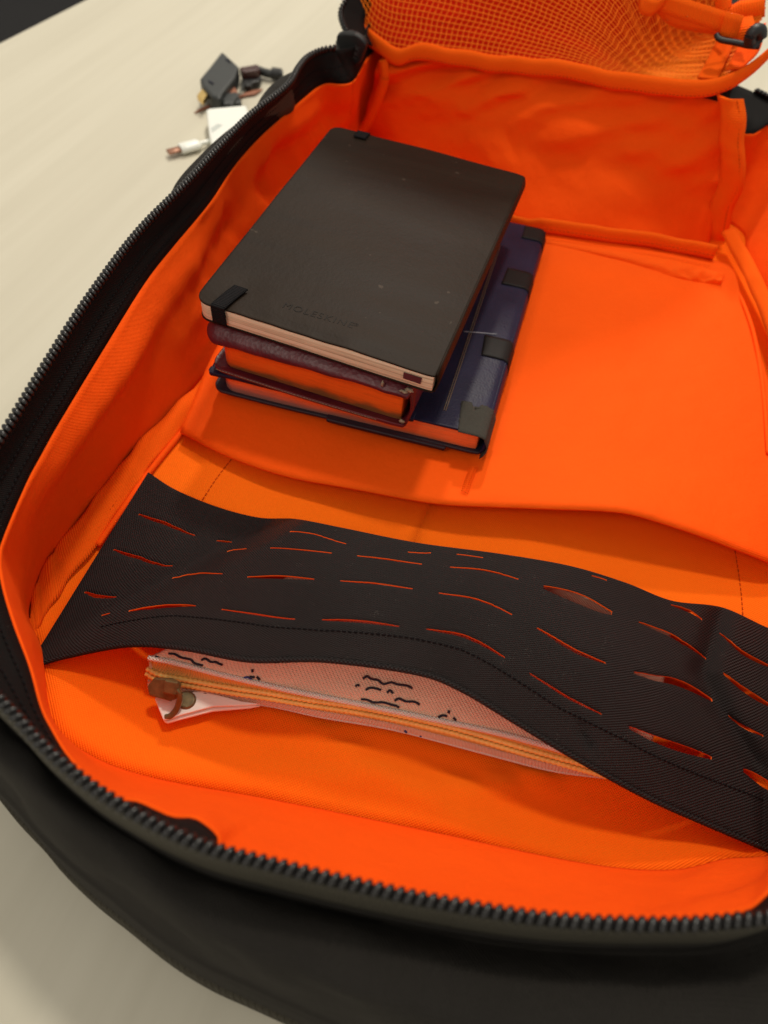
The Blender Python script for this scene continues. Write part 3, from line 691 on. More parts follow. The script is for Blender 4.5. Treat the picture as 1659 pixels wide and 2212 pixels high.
# net sheet: rows rise and lean back
top_xyz = [W(-.085, .445, .30), W(-.02, .455, .335), W(.04, .455, .335), W(.10, .45, .29), W(.15, .445, .235), W(.195, .43, .16), W(.228, .405, .058), W(.245, .40, .057), W(.258, .40, .062)]
r0 = cr(BLc[:188], 9)
def lidrow(f, sag):
    out = []
    for a, b in zip(r0, top_xyz):
        p = a * (1 - f) + b * f; p = p + np.array([0, sag, -sag * .45]); out.append(p)
    return out
NETC = [lidrow(0, 0), lidrow(.25, .010), lidrow(.5, .013), lidrow(.75, .010), lidrow(1, 0)]
NU, NV = 78, 86
NET = loft(NETC, NU, NV)
for j in range(NV):
    for i in range(NU):
        NET[j, i, 1] += .004 * nz(i * .07, j * .09, 3)
        NET[j, i, 0] += .0007 * math.sin(j * 1.1 + i * .2)
o = gridmesh('mesh_panel', NET, M_orm, bag); o['kind'] = 'stuff'
m = o.modifiers.new('threads', 'WIREFRAME'); m.thickness = .0009; m.use_boundary = True; m.use_replace = True; m.use_even_offset = False
LB = loft(NETC, 70, 60)
for j in range(60):
    for i in range(70):
        LB[j, i, 1] += .020 * min(1, j / 6) * min(1, (69 - i) / 10 + .15) + .005 * nz(i * .12, j * .14, 8) * min(1, j / 6); LB[j, i, 2] -= .003
gridmesh('pocket_lining', LB, M_orr, bag, .001, 0)
LS = loft(NETC, 50, 20); LS[..., 1] += .05; LS[0, :, 2] -= .04; LS[-1, :, 1] -= .048
gridmesh('lid_shell', LS, M_bks, bag, .002, 0)
# top edge binding of the lid
tube('pocket_binding', cr([p + np.array([0, .003, 0]) for p in top_xyz], 100), .0055, M_ort, bag, 8, flat=1.3)
# right hand border webbing of the net
wb = loft([[aty(1548, 88, .385), aty(1530, 125, .37), aty(1506, 168, .352)], [aty(1590, 84, .385), aty(1572, 125, .37), aty(1550, 172, .350)]], 24, 6)
gridmesh('border_webbing', wb.transpose(1, 0, 2), M_ort, bag, .0012, 0)
fill = loft([[aty(1568, 150, .352), aty(1590, 110, .372), aty(1618, 60, .392)], [aty(1600, 150, .356), aty(1640, 110, .372), aty(1655, 50, .392)]], 16, 8)
gridmesh('border_fabric', fill, M_or, bag, .001, 0)
# key leash
def ribbon(name, C, wvec, mat, parent, th=.0012, n=50, nw=4):
    C = cr(C, n); P = np.zeros((nw, n, 3))
    for j in range(nw): P[j] = C + np.array(wvec) * (j / (nw - 1) - .5)
    return gridmesh(name, P, mat, parent, th, 0)
ls = ribbon('leash_strap', [aty(1425, 2, .372), aty(1470, 18, .368), aty(1515, 32, .367), aty(1560, 47, .368), aty(1592, 60, .370)], (-.002, .002, .0125), M_ort, bag)
ribbon('strap_loop', [aty(1425, 12, .374), aty(1455, 40, .380), aty(1500, 52, .383), aty(1545, 58, .382), aty(1575, 62, .375)], (0, .003, .009), M_ort, ls)
ribbon('strap_tab', [aty(1392, -18, .375), aty(1392, 8, .368), aty(1412, 18, .366), aty(1432, 8, .368)], (.004, 0, .011), M_ort, ls)
ribbon('strap_keeper', [aty(1560, 54, .364), aty(1578, 58, .362), aty(1597, 63, .364)], (-.001, .001, .0165), M_ort, ls)
ribbon('strap_tab', [aty(1606, 38, .374), aty(1612, 62, .366), aty(1606, 88, .364)], (.011, 0, .004), M_ort, ls)
hk = tube('hook', cr([aty(1548, 74, .362), aty(1551, 82, .360), aty(1562, 87, .359), aty(1590, 92, .358), aty(1615, 98, .358), aty(1640, 100, .360)], 40), .0021, M_bplas, ls, 10)
tube('hook_eye', cr([aty(1620, 92, .355), aty(1622, 76, .354), aty(1632, 66, .355), aty(1643, 66, .357), aty(1644, 80, .358)], 24), .0042, M_bplas, hk, 12)
prism_pts = [aty(1618, 92, .355), aty(1646, 76, .357), aty(1648, 92, .357), aty(1628, 110, .354)]
V = [p for p in prism_pts] + [p + np.array([0, .006, .002]) for p in prism_pts]
bevel(mesh('hook_body', V, [(0, 1, 2, 3), (7, 6, 5, 4), (0, 4, 5, 1), (1, 5, 6, 2), (2, 6, 7, 3), (3, 7, 4, 0)], M_bplas, hk, smooth=False), .001)
# ---- left slider and puller, lid half of the zip
P = cr([aty(752, 78, .318), aty(738, 45, .335), aty(736, 22, .348), aty(745, 2, .358), aty(760, -30, .372)], 60)
V, F = join_data(teeth_stuff(P, .0038, (-.5, -.6, .6))); o = mesh('tooth_row', V, F, M_tooth, bag); o['kind'] = 'stuff'
lt = np.array([P + np.array([k * .004, k * .003, -k * .002]) for k in range(5)]); gridmesh('zipper_tape', lt, M_bkt, bag, .0012, 0)
pc = aty(759, 108, .300)
def local_frame(c, normal, upd):
    n_ = Vector(normal).normalized(); u = Vector(upd); u = (u - u.dot(n_) * n_).normalized(); r = u.cross(n_)
    return Matrix(((r.x, u.x, n_.x, c[0]), (r.y, u.y, n_.y, c[1]), (r.z, u.z, n_.z, c[2]), (0, 0, 0, 1)))
def prism_at(name, poly, th, Mx, mat, parent, bev=.001):
    o = prism(name, poly, 0, th, mat, parent, bev); o.data.transform(Mx); return o
PO = cr([aty(px, py, .302) for px, py in ((726, 81), (737, 73), (759, 74), (771, 77), (790, 96), (784, 121), (775, 139), (760, 136), (740, 124), (731, 106))], 44, closed=True)
V = [p for p in PO] + [p + np.array([.0006, .0045, .0012]) for p in PO]; n_ = len(PO)
pullp = mesh('puller', V, [tuple(range(n_)), tuple(range(2 * n_ - 1, n_ - 1, -1))] + [(k, n_ + k, n_ + (k + 1) % n_, (k + 1) % n_) for k in range(n_)], M_bplas, bag, smooth=False); bevel(pullp, .0012, 3, 40)
Mx = local_frame(aty(754, 98, .322), (.15, -.9, .35), (-.25, .1, .9))
body = prism_at('slider', [(-.008, -.010), (.008, -.010), (.010, .003), (.006, .010), (-.006, .010), (-.010, .003)], .005, Mx, M_bplas, bag, .002)
def text_mesh(name, s, size, Mx, mat, parent, ext=.0002, sx=1.0, space=1.0):
    c = bpy.data.curves.new(name, 'FONT'); c.body = s; c.size = size; c.extrude = ext; c.align_x = 'CENTER'; c.align_y = 'CENTER'; c.space_character = space
    t = bpy.data.objects.new(name, c); COL.objects.link(t); bpy.context.view_layer.update()
    me = bpy.data.meshes.new_from_object(t.evaluated_get(bpy.context.evaluated_depsgraph_get())); bpy.data.objects.remove(t)
    me.transform(Mx @ Matrix.Diagonal((sx, 1, 1, 1))); me.name = name; me.materials.clear(); me.materials.append(mat)
    o = bpy.data.objects.new(name, me); COL.objects.link(o); o.parent = parent; return o
text_mesh('lettering', 'YKK', .0058, local_frame(aty(769, 114, .3018), (0, -1, 0), (-.96, 0, .28)), M_shl, pullp)
# ------------------------------------------------------------------ books
def xf(o, fn):
    me = o.data; n = len(me.vertices); a = np.zeros(n * 3); me.vertices.foreach_get('co', a); a = a.reshape(-1, 3)
    a = np.array([fn(*p) for p in a]); me.vertices.foreach_set('co', a.ravel()); me.update(); return o
# --- notebook
nbk = empty('notebook', (0, 0, 0), 'dark brown soft cover notebook with cream pages lying on top of the stack', 'notebook')
w_, l_ = .140, .21
q = bilin([at(418, 645, 0), at(943, 811, 0), at(1136, 378, 0), at(720, 270, 0)])
def nbmap(x, y, z):
    p = q(x / w_, y / l_); return (p[0], p[1], z + ZT)
def nwarp(x, y):
    z = .0006 * nz(x * 22, y * 22, 1) - .0010 * (x / w_) ** 6 - .0007 * smooth01(.012, 0, y) * (1 + nz(x * 60, 3))
    z += -.0006 * math.exp(-((x - .022) / .010) ** 2 - ((y - .022) / .012) ** 2)
    return z
V, F = plate(w_, l_, (.008, .003, .003, .008), 30, 40, nwarp, .0011)
cv = bevel(xf(mesh('cover', V, F, M_nb, nbk), nbmap), .0004, 2, 50)
V, F = plate(w_ - .0016, l_ - .0012, (.0078, .0012, .0012, .0078), 6, 8, lambda x, y: 0, .0106)
pg = xf(mesh('page_block', V, F, M_pag, nbk), lambda x, y, z: nbmap(x + .0004, y + .0006, z - .0018 + .0003 * math.sin(x * 40)))
bevel(pg, .0003, 2, 60)
V, F = plate(w_, l_, (.008, .003, .003, .008), 8, 10, lambda x, y: -.0124 + .0005 * math.sin(x * 30), .0010)
bevel(xf(mesh('cover', V, F, M_nb, nbk), nbmap), .0004, 2, 50)
sp = np.array([[nbmap(w_ - .0006 + .0016 * math.sin(math.pi * (a + .03) / 1.06), y, -.0006 - .0128 * a) for y in np.linspace(.002, l_ - .002, 20)] for a in np.linspace(0, 1, 9)])
gridmesh('spine', sp, M_nb, nbk, .0009, 0)
for pts, wv in (
    ([at(521, 621, .0009), at(495, 641, .0009), at(472, 661, .0008), aty(470, 665, -.0012), aty(472, 680, -.0016), aty(475, 699, -.0012)], (.0085, -.0005, 0)),
    ([W(*q(.165, .957), .0009), W(*q(.165, .975), .0009), W(*q(.165, .992), .0006), W(*q(.165, 1.004), -.001), W(*q(.165, 1.005), -.013)], (.009, 0, 0))):
    ribbon('elastic_band', pts, wv, M_elas, nbk, .0009, 40)
rb = [np.array(nbmap(x, .0001, z)) for x, z in ((.1225, -.0050), (.1325, -.0050), (.1322, -.0092), (.1225, -.0090))]
M_rbm = plain('burgundy_ribbon', (.09, .018, .025), .6)
rbo = mesh('ribbon_end', [p for p in rb], [(0, 1, 2, 3)], M_rbm, nbk, smooth=False); solid(rbo, .0006, 0)
tc = at(687, 681, 0); td = at(612, 658, 0) - at(774, 706, 0); tw = np.linalg.norm(td); td = -td / tw
Mt = Matrix(((td[0], -td[1], 0, tc[0]), (td[1], td[0], 0, tc[1]), (0, 0, 1, ZT + .00002 - .0003), (0, 0, 0, 1)))
lt = text_mesh('lettering', 'MOLESKINE', .0068, Mt, M_letshade, cv, .0003, 1.0, 1.18)
wnow = max(v.co.x * td[0] + v.co.y * td[1] for v in lt.data.vertices) - min(v.co.x * td[0] + v.co.y * td[1] for v in lt.data.vertices)
lt.data.transform(Mt @ Matrix.Diagonal((.93 * tw / wnow, 1, 1, 1)) @ Mt.inverted())
text_mesh('lettering', '\u00ae', .0032, Mt @ Matrix.Translation((tw * .495, .0012, 0)), M_letshade, cv, .0003)
lt.data.update()
# --- burgundy book
bur = empty('leather_book', (0, 0, 0), 'thick burgundy leather book with gilt page edges, middle of the stack', 'book')
bx0, bx1, by0, by1 = .0030, .1285, -.0028, .172
def bmap(x, y, z): return (bx0 + x, by0 + y, z + ZT)
bw, bl_ = bx1 - bx0, by1 - by0
def droop(x, y):
    k = .0088 - .0040 * x / bw
    z = -.0158 - k * (1 - min(1, y / .0115)) ** 1.8 - .007 * (1 - min(1, x / .009)) ** 2.2 * (1 if y > .02 else .6) - .003 * (1 - min(1, (bw - x) / .008)) ** 2
    return z + .0007 * nz(x * 70, y * 70, 4) * smooth01(.02, .0, y) - .0012 * smooth01(.105, .112, x) * smooth01(.03, .01, y)
V, F = plate(bw, bl_, (.009, .004, .004, .009), 44, 30, droop, .0021)
bevel(xf(mesh('cover', V, F, M_burg, bur), bmap), .0008, 2, 50)
V, F = plate(.1145, .166, (.009, .002, .002, .009), 20, 10, lambda x, y: 0, .0285)
pb = xf(mesh('page_block', V, F, M_gilt, bur), lambda x, y, z: (.0095 + x, .0030 + y + .0016 * math.sin(x * 25) * .4, ZT - .0195 + z * (1 - .06 * x / .11) + .0014 * math.sin(x * 22 + 2.4)))
bevel(pb, .0006, 2, 60)
V, F = plate(bw - .002, bl_ - .001, (.010, .004, .004, .010), 30, 10, lambda x, y: -.0475 + .0024 * (1 - min(1, y / .007)) ** 2 - .0012 * math.sin(x * 26) + .0016 * (1 - min(1, x / .01)) ** 2, .0026)
lc = bevel(xf(mesh('cover', V, F, M_burg, bur), lambda x, y, z: bmap(x + .001, y + .0005, z)), .0008, 2, 50)
P = [W(bx0 + .006 + k * .0115, by0 + .0002, -.0476 + .0018 - .0012 * math.sin(k * .0115 * 26)) for k in range(10)]
stitches('stitching', cr(P, 60), M_worn, lc, .002, .0016, .00022)
sp = np.array([[bmap(bw - .0025 + .0035 * math.sin(math.pi * a), y, -.0185 - .0295 * a) for y in np.linspace(.004, bl_ - .004, 24)] for a in np.linspace(0, 1, 11)])
spn = gridmesh('spine', sp, M_burg, bur, .0018, 0)
def blob(name, c, r, mat, parent, seed, flat=.5):
    bm = bmesh.new(); bmesh.ops.create_icosphere(bm, subdivisions=3, radius=1)
    for v in bm.verts:
        k = 1 + .55 * noise.noise(v.co * 1.7 + Vector((seed, 0, 0))); v.co *= k
        v.co = Vector((v.co.x * r[0] + c[0], v.co.y * r[1] + c[1], v.co.z * r[2] + c[2]))
    me = bpy.data.meshes.new(name); bm.to_mesh(me); bm.free(); me.materials.append(mat); [setattr(p, 'use_smooth', True) for p in me.polygons]
    o = bpy.data.objects.new(name, me); COL.objects.link(o); o.parent = parent; return o
blob('worn_edge', aty(884, 843, .000), (.0022, .0012, .0013), M_worn, spn, 2)
blob('worn_edge', aty(872, 846, -.0015), (.0022, .0008, .0008), M_worn, spn, 5)
blob('worn_edge', aty(868, 910, .000), (.0016, .0010, .0011), M_worn, spn, 9)
blob('worn_edge', aty(826, 829, -.0022), (.0007, .0012, .0018), M_worn, spn, 4)
# --- navy book
nav = empty('hardback_book', (0, 0, 0), 'navy blue book with black tape patches on its spine, bottom of the stack', 'book')
c0, c1, c2 = at(449, 797, -.0505), at(1052, 943, -.0505), at(1180, 497, -.0505)
qn = bilin([c0, c1, c2, c0 + (c2 - c1)]); nw, nl = np.linalg.norm(c1 - c0), np.linalg.norm(c2 - c1)
def nmap(x, y, z):
    p = qn(x / nw, y / nl); return (p[0], p[1], z + ZT)
def ntop(x, y):
    return -.0500 - .0022 * (1 - min(1, (nw - x) / .006)) ** 2.2 - .0016 * smooth01(.02, 0, x) - .0018 * math.exp(-((x - .05) / .05) ** 2) * smooth01(.08, 0, y)
V, F = plate(nw, nl, (.007, .003, .003, .007), 44, 40, ntop, .0017)
ncv = bevel(xf(mesh('cover', V, F, M_blue, nav), nmap), .0006, 2, 50)
V, F = plate(nw - .010, nl - .005, (.009, .0025, .0025, .009), 24, 10, lambda x, y: 0, .0148)
npg = xf(mesh('page_block', V, F, M_gilt2, nav), lambda x, y, z: nmap(x + .0060, y + .0022, z - .0515 - .0016 * math.exp(-((x - .045) / .05) ** 2)))
bevel(npg, .0006, 2, 60)
V, F = plate(nw - .001, nl, (.008, .003, .003, .008), 24, 10, lambda x, y: -.0660 - .0012 * math.exp(-((x - .045) / .05) ** 2), .0020)
bevel(xf(mesh('cover', V, F, M_bluee, nav), nmap), .0006, 2, 50)
sp = np.array([[nmap(nw - .0035 + .0042 * math.sin(math.pi * (.12 + .76 * a)), y, -.0512 - .0160 * a) for y in np.linspace(.001, nl - .001, 26)] for a in np.linspace(0, 1, 11)])
nsp = gridmesh('spine', sp, M_blue, nav, .0014, 0)
# raised lip plates along the near edge
V, F = plate(.128, .006, (.003, .001, .001, .001), 24, 3, lambda x, y: ntop(x, y) + .0007, .0024)
xf(mesh('cover_flap', V, F, M_blue, ncv), lambda x, y, z: nmap(x, y - .0014, z))
V, F = plate(.074, .006, (.001, .001, .001, .001), 12, 3, lambda x, y: -.0662, .0026)
xf(mesh('cover_flap', V, F, M_bluee, ncv), lambda x, y, z: nmap(x + .075, y - .0020, z))
zt5 = lambda x, y: (960 + .2728 * x, 438.9 + .2728 * y)
def on_navy(px, py, up=.0004):
    p = at(px, py, -.0500)
    # local coords by solving the bilinear map (parallelogram)
    a, b = (c1 - c0)[:2] / nw, (c2 - c1)[:2] / nl
    xy = np.linalg.solve(np.array([a, b]).T, p[:2] - c0[:2]); return xy
for pts, mt in (([(610, 275), (640, 182), (760, 200), (770, 335)], M_tapeb), ([(450, 640), (500, 515), (680, 560), (655, 700)], M_tapeb), ([(290, 1205), (318, 1045), (545, 1112), (505, 1262)], M_tapeb)):
    L = [on_navy(*zt5(*p)) for p in pts]; (x0, y0), (x3, y3) = L[0], L[1]; ns_ = 16
    rowsP = []
    for k in range(10):
        f = k / 9; xa = x0 * (1 - f) + x3 * f; ya = y0 * (1 - f) + y3 * f; rr = []
        for i in range(ns_):
            s = i / (ns_ - 1); x = xa + (nw + .0005 - xa) * min(1, s / .75)
            z = ntop(min(x, nw), ya) + .0005
            if s > .75: x = nw - .0030 + .0047 * math.sin(math.pi * (.12 + .76 * (s - .75) / .25 * .9)); z = -.0512 - .0145 * (s - .75) / .25
            rr.append(nmap(x, ya + .0006 * nz(x * 300, k), z))
        rowsP.append(rr)
    gridmesh('tape_patch', np.array(rowsP), mt, nav, .0004, 0)
L = [on_navy(*zt5(*p)) for p in ((105, 1815), (135, 1570), (400, 1600), (345, 1850))]
rowsP = []
for k in range(14):
    f = k / 13; xa = L[0][0] * (1 - f) + L[1][0] * f + .0006 * nz(k * .9, 4); ya = L[0][1] * (1 - f) + L[1][1] * f; rr = []
    for i in range(20):
        s = i / 19; x = xa + (nw + .0006 - xa) * min(1, s / .72); y = ya + (.0012 if k == 13 else 0) * nz(x * 400, 3) - (.0022 if k > 11 and 4 < i < 8 else 0)
        z = ntop(min(x, nw), ya) + .0007
        if s > .72: x = nw - .0030 + .0049 * math.sin(math.pi * (.12 + .76 * (s - .72) / .28)); z = -.0512 - .0162 * (s - .72) / .28
        rr.append(nmap(x, y, z))
    rowsP.append(rr)
tg = gridmesh('cloth_patch', np.array(rowsP), M_tapeg, nav, .0006, 0); tg['label'] = 'grey frayed cloth patch'
# ruled line and crease on the cover
for dx in (0, .0012):
    a, b = on_navy(*zt5(430, 330)), on_navy(*zt5(-5, 1640)); tube('cover_rule', np.array([nmap(a[0] + dx + (b[0] - a[0]) * f, a[1] + (b[1] - a[1]) * f, -.0499 + ntop(.1, .1) + .05) for f in np.linspace(0, 1, 20)]), .00035, M_rule, ncv, 6)
a, b = on_navy(*zt5(150, 1017)), on_navy(*zt5(412, 1040)); tube('crease', np.array([nmap(a[0] + (b[0] - a[0]) * f, a[1] + (b[1] - a[1]) * f, -.0499) for f in np.linspace(0, 1, 12)]), .0005, M_scuff, ncv, 6)
blob('worn_edge', nmap(nw - .010, .0012, -.0518), (.0035, .0012, .0007), M_worn, ncv, 3)
# ------------------------------------------------------------------ zip pouch
pou = empty('zip_pouch', (0, 0, 0), 'white canvas zip pouch printed with ink waves, half under the black panel', 'pouch')
from mathutils import kdtree
kd = kdtree.KDTree(nL * nU)
for k_, p in enumerate(PV[:nL].reshape(-1, 3)): kd.insert((p[0], p[1], 0), k_)
kd.balance(); PVf = PV[:nL].reshape(-1, 3)
def under(p, gap=.0035):
    zs = [PVf[k_][2] for c, k_, d in kd.find_range((p[0], p[1], 0), .0045)]
    return min(p[2], max(ZT - .090, min(zs) - gap)) if zs else p[2]
seam = D([(322, 1484), (370, 1494), (473, 1508), (589, 1524), (695, 1547), (854, 1575), (1045, 1625), (1195, 1663), (1324, 1680), (1420, 1700)], -.0872)
coil = D([(318, 1448), (352, 1463), (484, 1487), (570, 1500), (660, 1515), (801, 1537), (970, 1574), (1131, 1620), (1290, 1664), (1400, 1692)], -.0795)
ridg = D([(322, 1421), (372, 1430), (470, 1455), (560, 1476), (642, 1494), (774, 1520), (925, 1551), (1088, 1586), (1250, 1632), (1390, 1680)], -.0705)
seam, coil, ridg = crt(seam, 10), crt(coil, 10), crt(ridg, 10)
r1 = seam * .55 + coil * .45
def back(k, dy, z): return [p * [1, 0, 0] + np.array([dy * .75 * (1 - i / 9.0), p[1] + dy, z + ZT]) for i, p in enumerate(k)]
bodyrows = [ridg, ridg + np.array([0, .002, .0022]), back(ridg, .012, -.0640), back(ridg, .035, -.0570), back(ridg, .065, -.0570), back(ridg, .09, -.064), back(ridg, .10, -.080), back(ridg, .10, -.0875)]
BG = loft(bodyrows, 160, 48)
for j in range(48):
    for i in range(160):
        e = min(1, i / 10); BG[j, i, 2] = ZT - .0875 + (BG[j, i, 2] - ZT + .0875) * (1 - .25 * (1 - e) ** 2 * min(1, j / 8))
        BG[j, i, 2] += .0013 * nz(i * .05, j * .12, 3) * min(1, j / 6)
        BG[j, i, 2] = under(BG[j, i])
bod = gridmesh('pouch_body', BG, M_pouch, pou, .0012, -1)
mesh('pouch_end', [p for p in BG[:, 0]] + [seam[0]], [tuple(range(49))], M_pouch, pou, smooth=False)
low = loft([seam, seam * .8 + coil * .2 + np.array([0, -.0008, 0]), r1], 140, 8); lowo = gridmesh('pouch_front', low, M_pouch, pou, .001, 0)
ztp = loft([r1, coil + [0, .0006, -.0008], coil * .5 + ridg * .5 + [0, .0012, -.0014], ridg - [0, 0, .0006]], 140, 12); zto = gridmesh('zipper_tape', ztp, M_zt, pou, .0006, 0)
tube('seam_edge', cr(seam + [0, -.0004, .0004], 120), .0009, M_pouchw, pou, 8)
tube('lit_ridge_edge', cr(ridg + [0, -.0004, .0006], 120), .0014, M_pouchw, pou, 8)  # white strip paints the lit streak along the ridge
# two braided coils
Cc = cr(coil, 300)
for dz, dy, ph in ((.0013, .0009, 0), (-.0011, -.0007, 1.5)):
    rad = [.00125 + .00028 * math.sin(i * 2.1 + ph) for i in range(300)]
    tube('zipper_coil', Cc + np.array([0, dy - .0006, dz]), rad, M_coil, zto, 8)
BGf = loft(bodyrows, 320, 140)[:70]
def snapf(px, py): 
    p = snap(BGf, px, py); d = np.linalg.norm(BG[:30].reshape(-1, 3) - p, axis=1); return p + np.array([0, -.0002, .0007])
marks = [[(275, 595), (300, 598), (325, 612), (365, 620), (380, 634), (415, 645)], [(408, 622), (425, 617), (445, 629), (470, 631), (480, 636), (495, 643)],
         [(388, 585), (394, 580), (402, 590)], [(618, 660), (617, 672)], [(634, 690), (648, 703)],
         [(1068, 700), (1084, 688), (1100, 700), (1128, 705), (1150, 718), (1182, 712), (1205, 722), (1235, 726), (1255, 730), (1268, 738)],
         [(1036, 729), (1044, 724), (1054, 728)], [(1078, 742), (1095, 736), (1120, 737), (1142, 746)], [(1165, 754), (1178, 747), (1190, 758)],
         [(1195, 787), (1215, 779), (1240, 790), (1270, 791), (1285, 796), (1300, 805)], [(1060, 783), (1085, 785), (1110, 795), (1150, 796), (1185, 804), (1200, 808), (1214, 816)],
         [(1420, 828), (1415, 840)], [(1375, 856), (1395, 848), (1412, 853)], [(1435, 855), (1446, 868)], [(605, 690), (625, 692)],
         [(222, 607), (240, 614), (262, 620)]]
for mk in marks:
    P = [snapf(*z6(*p)) for p in mk]; tube('ink_wave', cr(P, max(8, 6 * len(P))), .00062, M_ink, bod, 5, flat=.5)
for mk in ([(262, 622), (280, 632), (300, 634), (322, 648), (340, 648), (352, 664)], [(566, 712), (572, 700), (585, 694), (600, 693), (611, 701), (610, 714)]):
    P = [snapf(*z6(*p)) for p in mk]; tube('ink_mark', cr(P, 30), .0006, M_inkb, bod, 5, flat=.5)
P = [snap(low, *z6(*p)) + [0, -.0006, .0006] for p in ((372, 752), (400, 756), (430, 757), (450, 768), (468, 770))]; tube('ink_wave', cr(P, 20), .0007, M_ink, lowo, 5)
for mk in (((1240, 905), (1248, 909)), ((1300, 925), (1308, 929))):
    P = [snap(low, *z6(*p)) + [0, -.0006, .0006] for p in mk]; tube('ink_mark', cr(P, 6), .0006, M_inkb, lowo, 5)
# ribbon tab with rivet
zq = lambda x, y: (296 + .2513 * x, 1371.5 + .2513 * y)
tb1 = [at(*zq(*p), -.0835)[:2] for p in ((150, 545), (185, 515), (560, 480), (900, 570), (1060, 592), (960, 612), (640, 640), (360, 712), (255, 742), (225, 730))]
tabo = prism('ribbon_tab', tb1, ZT - .0872, ZT - .0855, M_rib, pou, .0006)
tabo2 = prism('ribbon_tab', tb1[:1] + tb1[1:5] + [tb1[5] + (tb1[3] - tb1[5]) * .15, tb1[6] + np.array([0, .0015]), tb1[7] + np.array([0, .0013]), tb1[8] + np.array([0.0005, .0012]), tb1[9]], ZT - .0849, ZT - .0832, M_rib, pou, .0006)
rc = at(*zq(425, 562), -.083)
bm = bmesh.new(); bmesh.ops.create_cone(bm, cap_ends=True, segments=32, radius1=.0048, radius2=.0040, depth=.0014)
me = bpy.data.meshes.new('rivet'); bm.to_mesh(me); bm.free(); me.materials.append(M_brass); me.transform(Matrix.Translation((rc[0], rc[1], ZT - .0826)))
ro = bpy.data.objects.new('rivet', me); COL.objects.link(ro); ro.parent = tabo2; bevel(ro, .0004)
# slider and pull ring
sc_ = at(*zq(275, 435), -.0775)
Ms = local_frame(sc_ + np.array([0, -.002, .0012]), (0, -.62, .78), (-.15, .6, .5))
sl = prism_at('slider', [(-.0075, -.0045), (.0035, -.0055), (.0075, -.003), (.0075, .004), (.003, .0055), (-.006, .0045), (-.009, 0)], .0022, Ms, M_brass, zto, .0009)
br = prism_at('slider_bridge', [(.0005, -.0022), (.0072, -.0024), (.0075, .0042), (.0008, .0042)], .0030, Ms @ Matrix.Translation((0, .001, .0022)), M_brass, sl, .0007)
tube('pull_ring', cr([at(*zq(300, 455), -.0720), at(*zq(345, 475), -.0725), at(*zq(366, 520), -.0745), at(*zq(362, 580), -.0780), at(*zq(335, 645), -.0815), at(*zq(290, 695), -.0835), at(*zq(245, 708), -.0842)], 50), .0015, M_brass, sl, 10)
# ------------------------------------------------------------------ things on the table
T_ = -.105
zd = lambda x, y: (198.9 + 301.7 - 301.7 + .1984 * x + (301.7 - 198.9), 82.3 + .1984 * y)
def foot(pts, z): return [at(*zd(*p), z)[:2] for p in pts]
dg = empty('display_adapter', (0, 0, 0), 'black plug-in adapter block with a gold plug lying on the table', 'adapter')
dp = foot([(895, 135), (1080, 305), (1040, 420), (905, 590), (875, 655), (780, 625), (690, 520), (655, 435), (760, 310)], -.088)
prism('body', dp, .001, .017, M_greyp, dg, .0025)
gp = foot([(625, 635), (682, 565), (745, 615), (692, 700)], -.093); prism('plug', gp, .0085, .0135, M_gold, dg, .0006)
for a, b in (((945, 235), (990, 262)), ((755, 470), (800, 500))):
    P = [at(*zd(*a), -.0878), at(*zd(*b), -.0878)]; tube('slot_mark', np.array([P[0], (P[0] + P[1]) / 2, P[1]]), .0012, M_ink, dg, 6)
cb = empty('cable_connector', (0, 0, 0), 'dark red and black cable connector lying behind the adapter block', 'connector')
prism('housing', foot([(1085, 315), (1285, 280), (1310, 330), (1290, 350), (1120, 368)], -.090), .006, .015, M_maroon, cb, .0012)
prism('lower_housing', foot([(1100, 365), (1300, 345), (1325, 420), (1300, 465), (1225, 480), (1215, 510), (1150, 515), (1120, 470)], -.097), .001, .008, M_bplas, cb, .001)
tube('cable', cr([at(*zd(1295, 350), -.098), at(*zd(1360, 375), -.0985), at(*zd(1440, 392), -.0985), at(*zd(1560, 400), -.0985)], 30), .0042, M_greyp, cb, 10)
tube('strain_relief', cr([at(*zd(1440, 385), -.0985), at(*zd(1490, 390), -.0985), at(*zd(1540, 398), -.0985)], 10), .0058, M_bplas, cb, 10)
cp = empty('connector_cap', (0, 0, 0), 'small dark grey connector cap beside the white charger block', 'cap')
prism('cap_shell', foot([(895, 655), (930, 615), (1060, 600), (1110, 700), (1100, 725), (905, 735)], -.096), .001, .011, M_greyp, cp, .002)
prism('cap_insert', foot([(905, 610), (930, 560), (1030, 520), (1065, 570), (1050, 620), (930, 630)], -.096), .0015, .009, M_brown, cp, .001)
lc_ = ribbon('brown_band', [at(*zd(640, 785), -.1035), at(*zd(760, 740), -.103), at(*zd(900, 705), -.103), at(*zd(1080, 640), -.103), at(*zd(1180, 605), -.103), at(*zd(1300, 585), -.103)], (.002, .014, 0), M_brown, None, .0012)  # flat brown band laid across the tabletop
lc_['label'] = 'flat brown band on the table under the connectors'; lc_['category'] = 'strap'
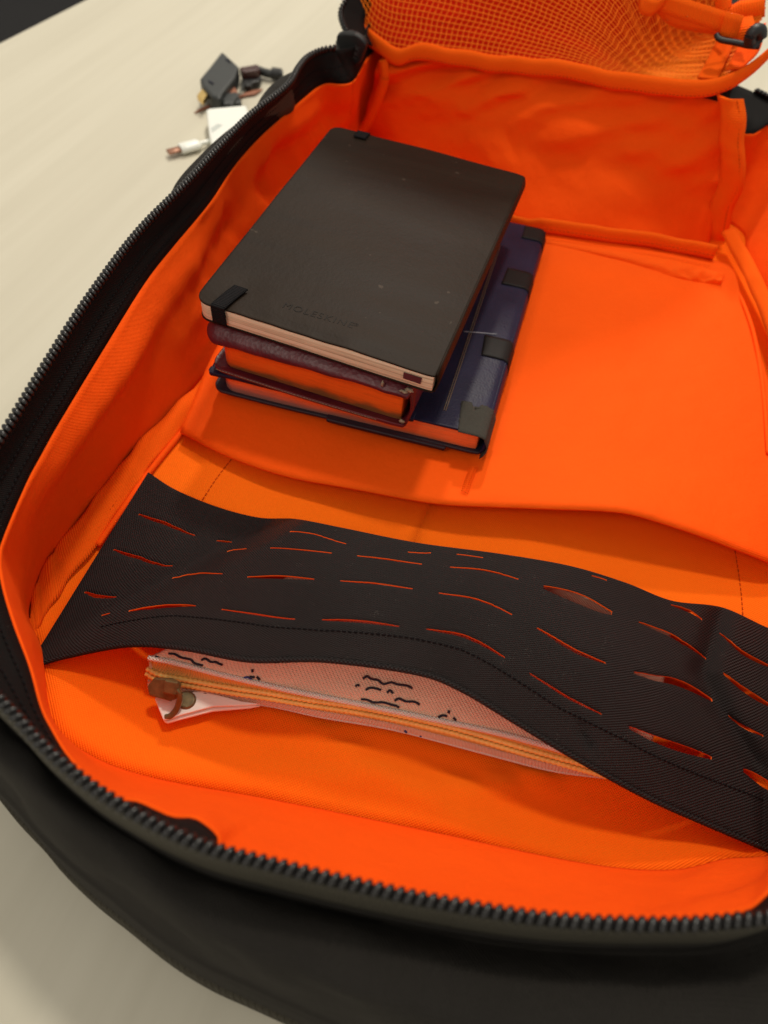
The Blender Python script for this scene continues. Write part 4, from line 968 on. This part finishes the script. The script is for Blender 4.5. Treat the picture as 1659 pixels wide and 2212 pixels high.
wr_ = tube('thin_wire', cr([at(*zd(1135, 500), -.097), at(*zd(1090, 600), -.094), at(*zd(1020, 700), -.092), at(*zd(960, 830), -.094), at(*zd(900, 930), -.097)], 40), .0009, M_greyp, None, 8)
wr_['label'] = 'thin dark wire crossing over the white charger block'; wr_['category'] = 'wire'
ch = empty('charger_block', (0, 0, 0), 'white charger block half hidden behind the side of the backpack', 'charger')
chp = foot([(725, 790), (745, 772), (1160, 735), (1250, 1000), (800, 1230), (758, 1060)], -.090); prism('body', chp, .0005, .016, M_white, ch, .0022)
lp = foot([(775, 975), (850, 930), (905, 945), (790, 1030)], -.0888); M_lg = plain('pale_grey_print', (.50, .53, .50), .5); prism('rating_print', lp, .0159, .0161, M_lg, ch, 0)
uc = empty('charging_cable', (0, 0, 0), 'white charging cable with a metal plug lying on the table', 'cable')
a_, b_ = at(*zd(450, 1205), -.100), at(*zd(640, 1155), -.100); ax = (b_ - a_) / np.linalg.norm(b_ - a_)
tube('grip', np.array([a_ - ax * .001, a_, a_ + (b_ - a_) * .3, a_ + (b_ - a_) * .9, b_, b_ + ax * .002]), [.0052, .0064, .0066, .0066, .0058, .0035], M_white, uc, 20, flat=.62)
tube('plug', np.array([a_ - ax * .0128, a_ - ax * .0125, a_ - ax * .006, a_]), [.0040, .0046, .0046, .0046], M_steel, uc, 16, flat=.42)
tube('cord', cr([b_, b_ + ax * .02, b_ + ax * .045 + [0, .004, -.002], b_ + ax * .08 + [0, .0, -.002]], 30), .0021, M_white, uc, 10)
# ------------------------------------------------------------------ move every thing's origin to its base
bpy.context.view_layer.update()
for o in [o for o in S.objects if o.type == 'EMPTY' and o.parent is None]:
    P = []
    def walk(q):
        for c in q.children:
            if c.type == 'MESH': P.extend([c.matrix_world @ Vector(b) for b in c.bound_box])
            walk(c)
    walk(o)
    if not P: continue
    lo = [min(p[k] for p in P) for k in range(3)]; hi = [max(p[k] for p in P) for k in range(3)]
    loc = Vector(((lo[0] + hi[0]) / 2, (lo[1] + hi[1]) / 2, lo[2])); o.location = loc
    for c in o.children: c.matrix_parent_inverse = Matrix.Translation(-loc)
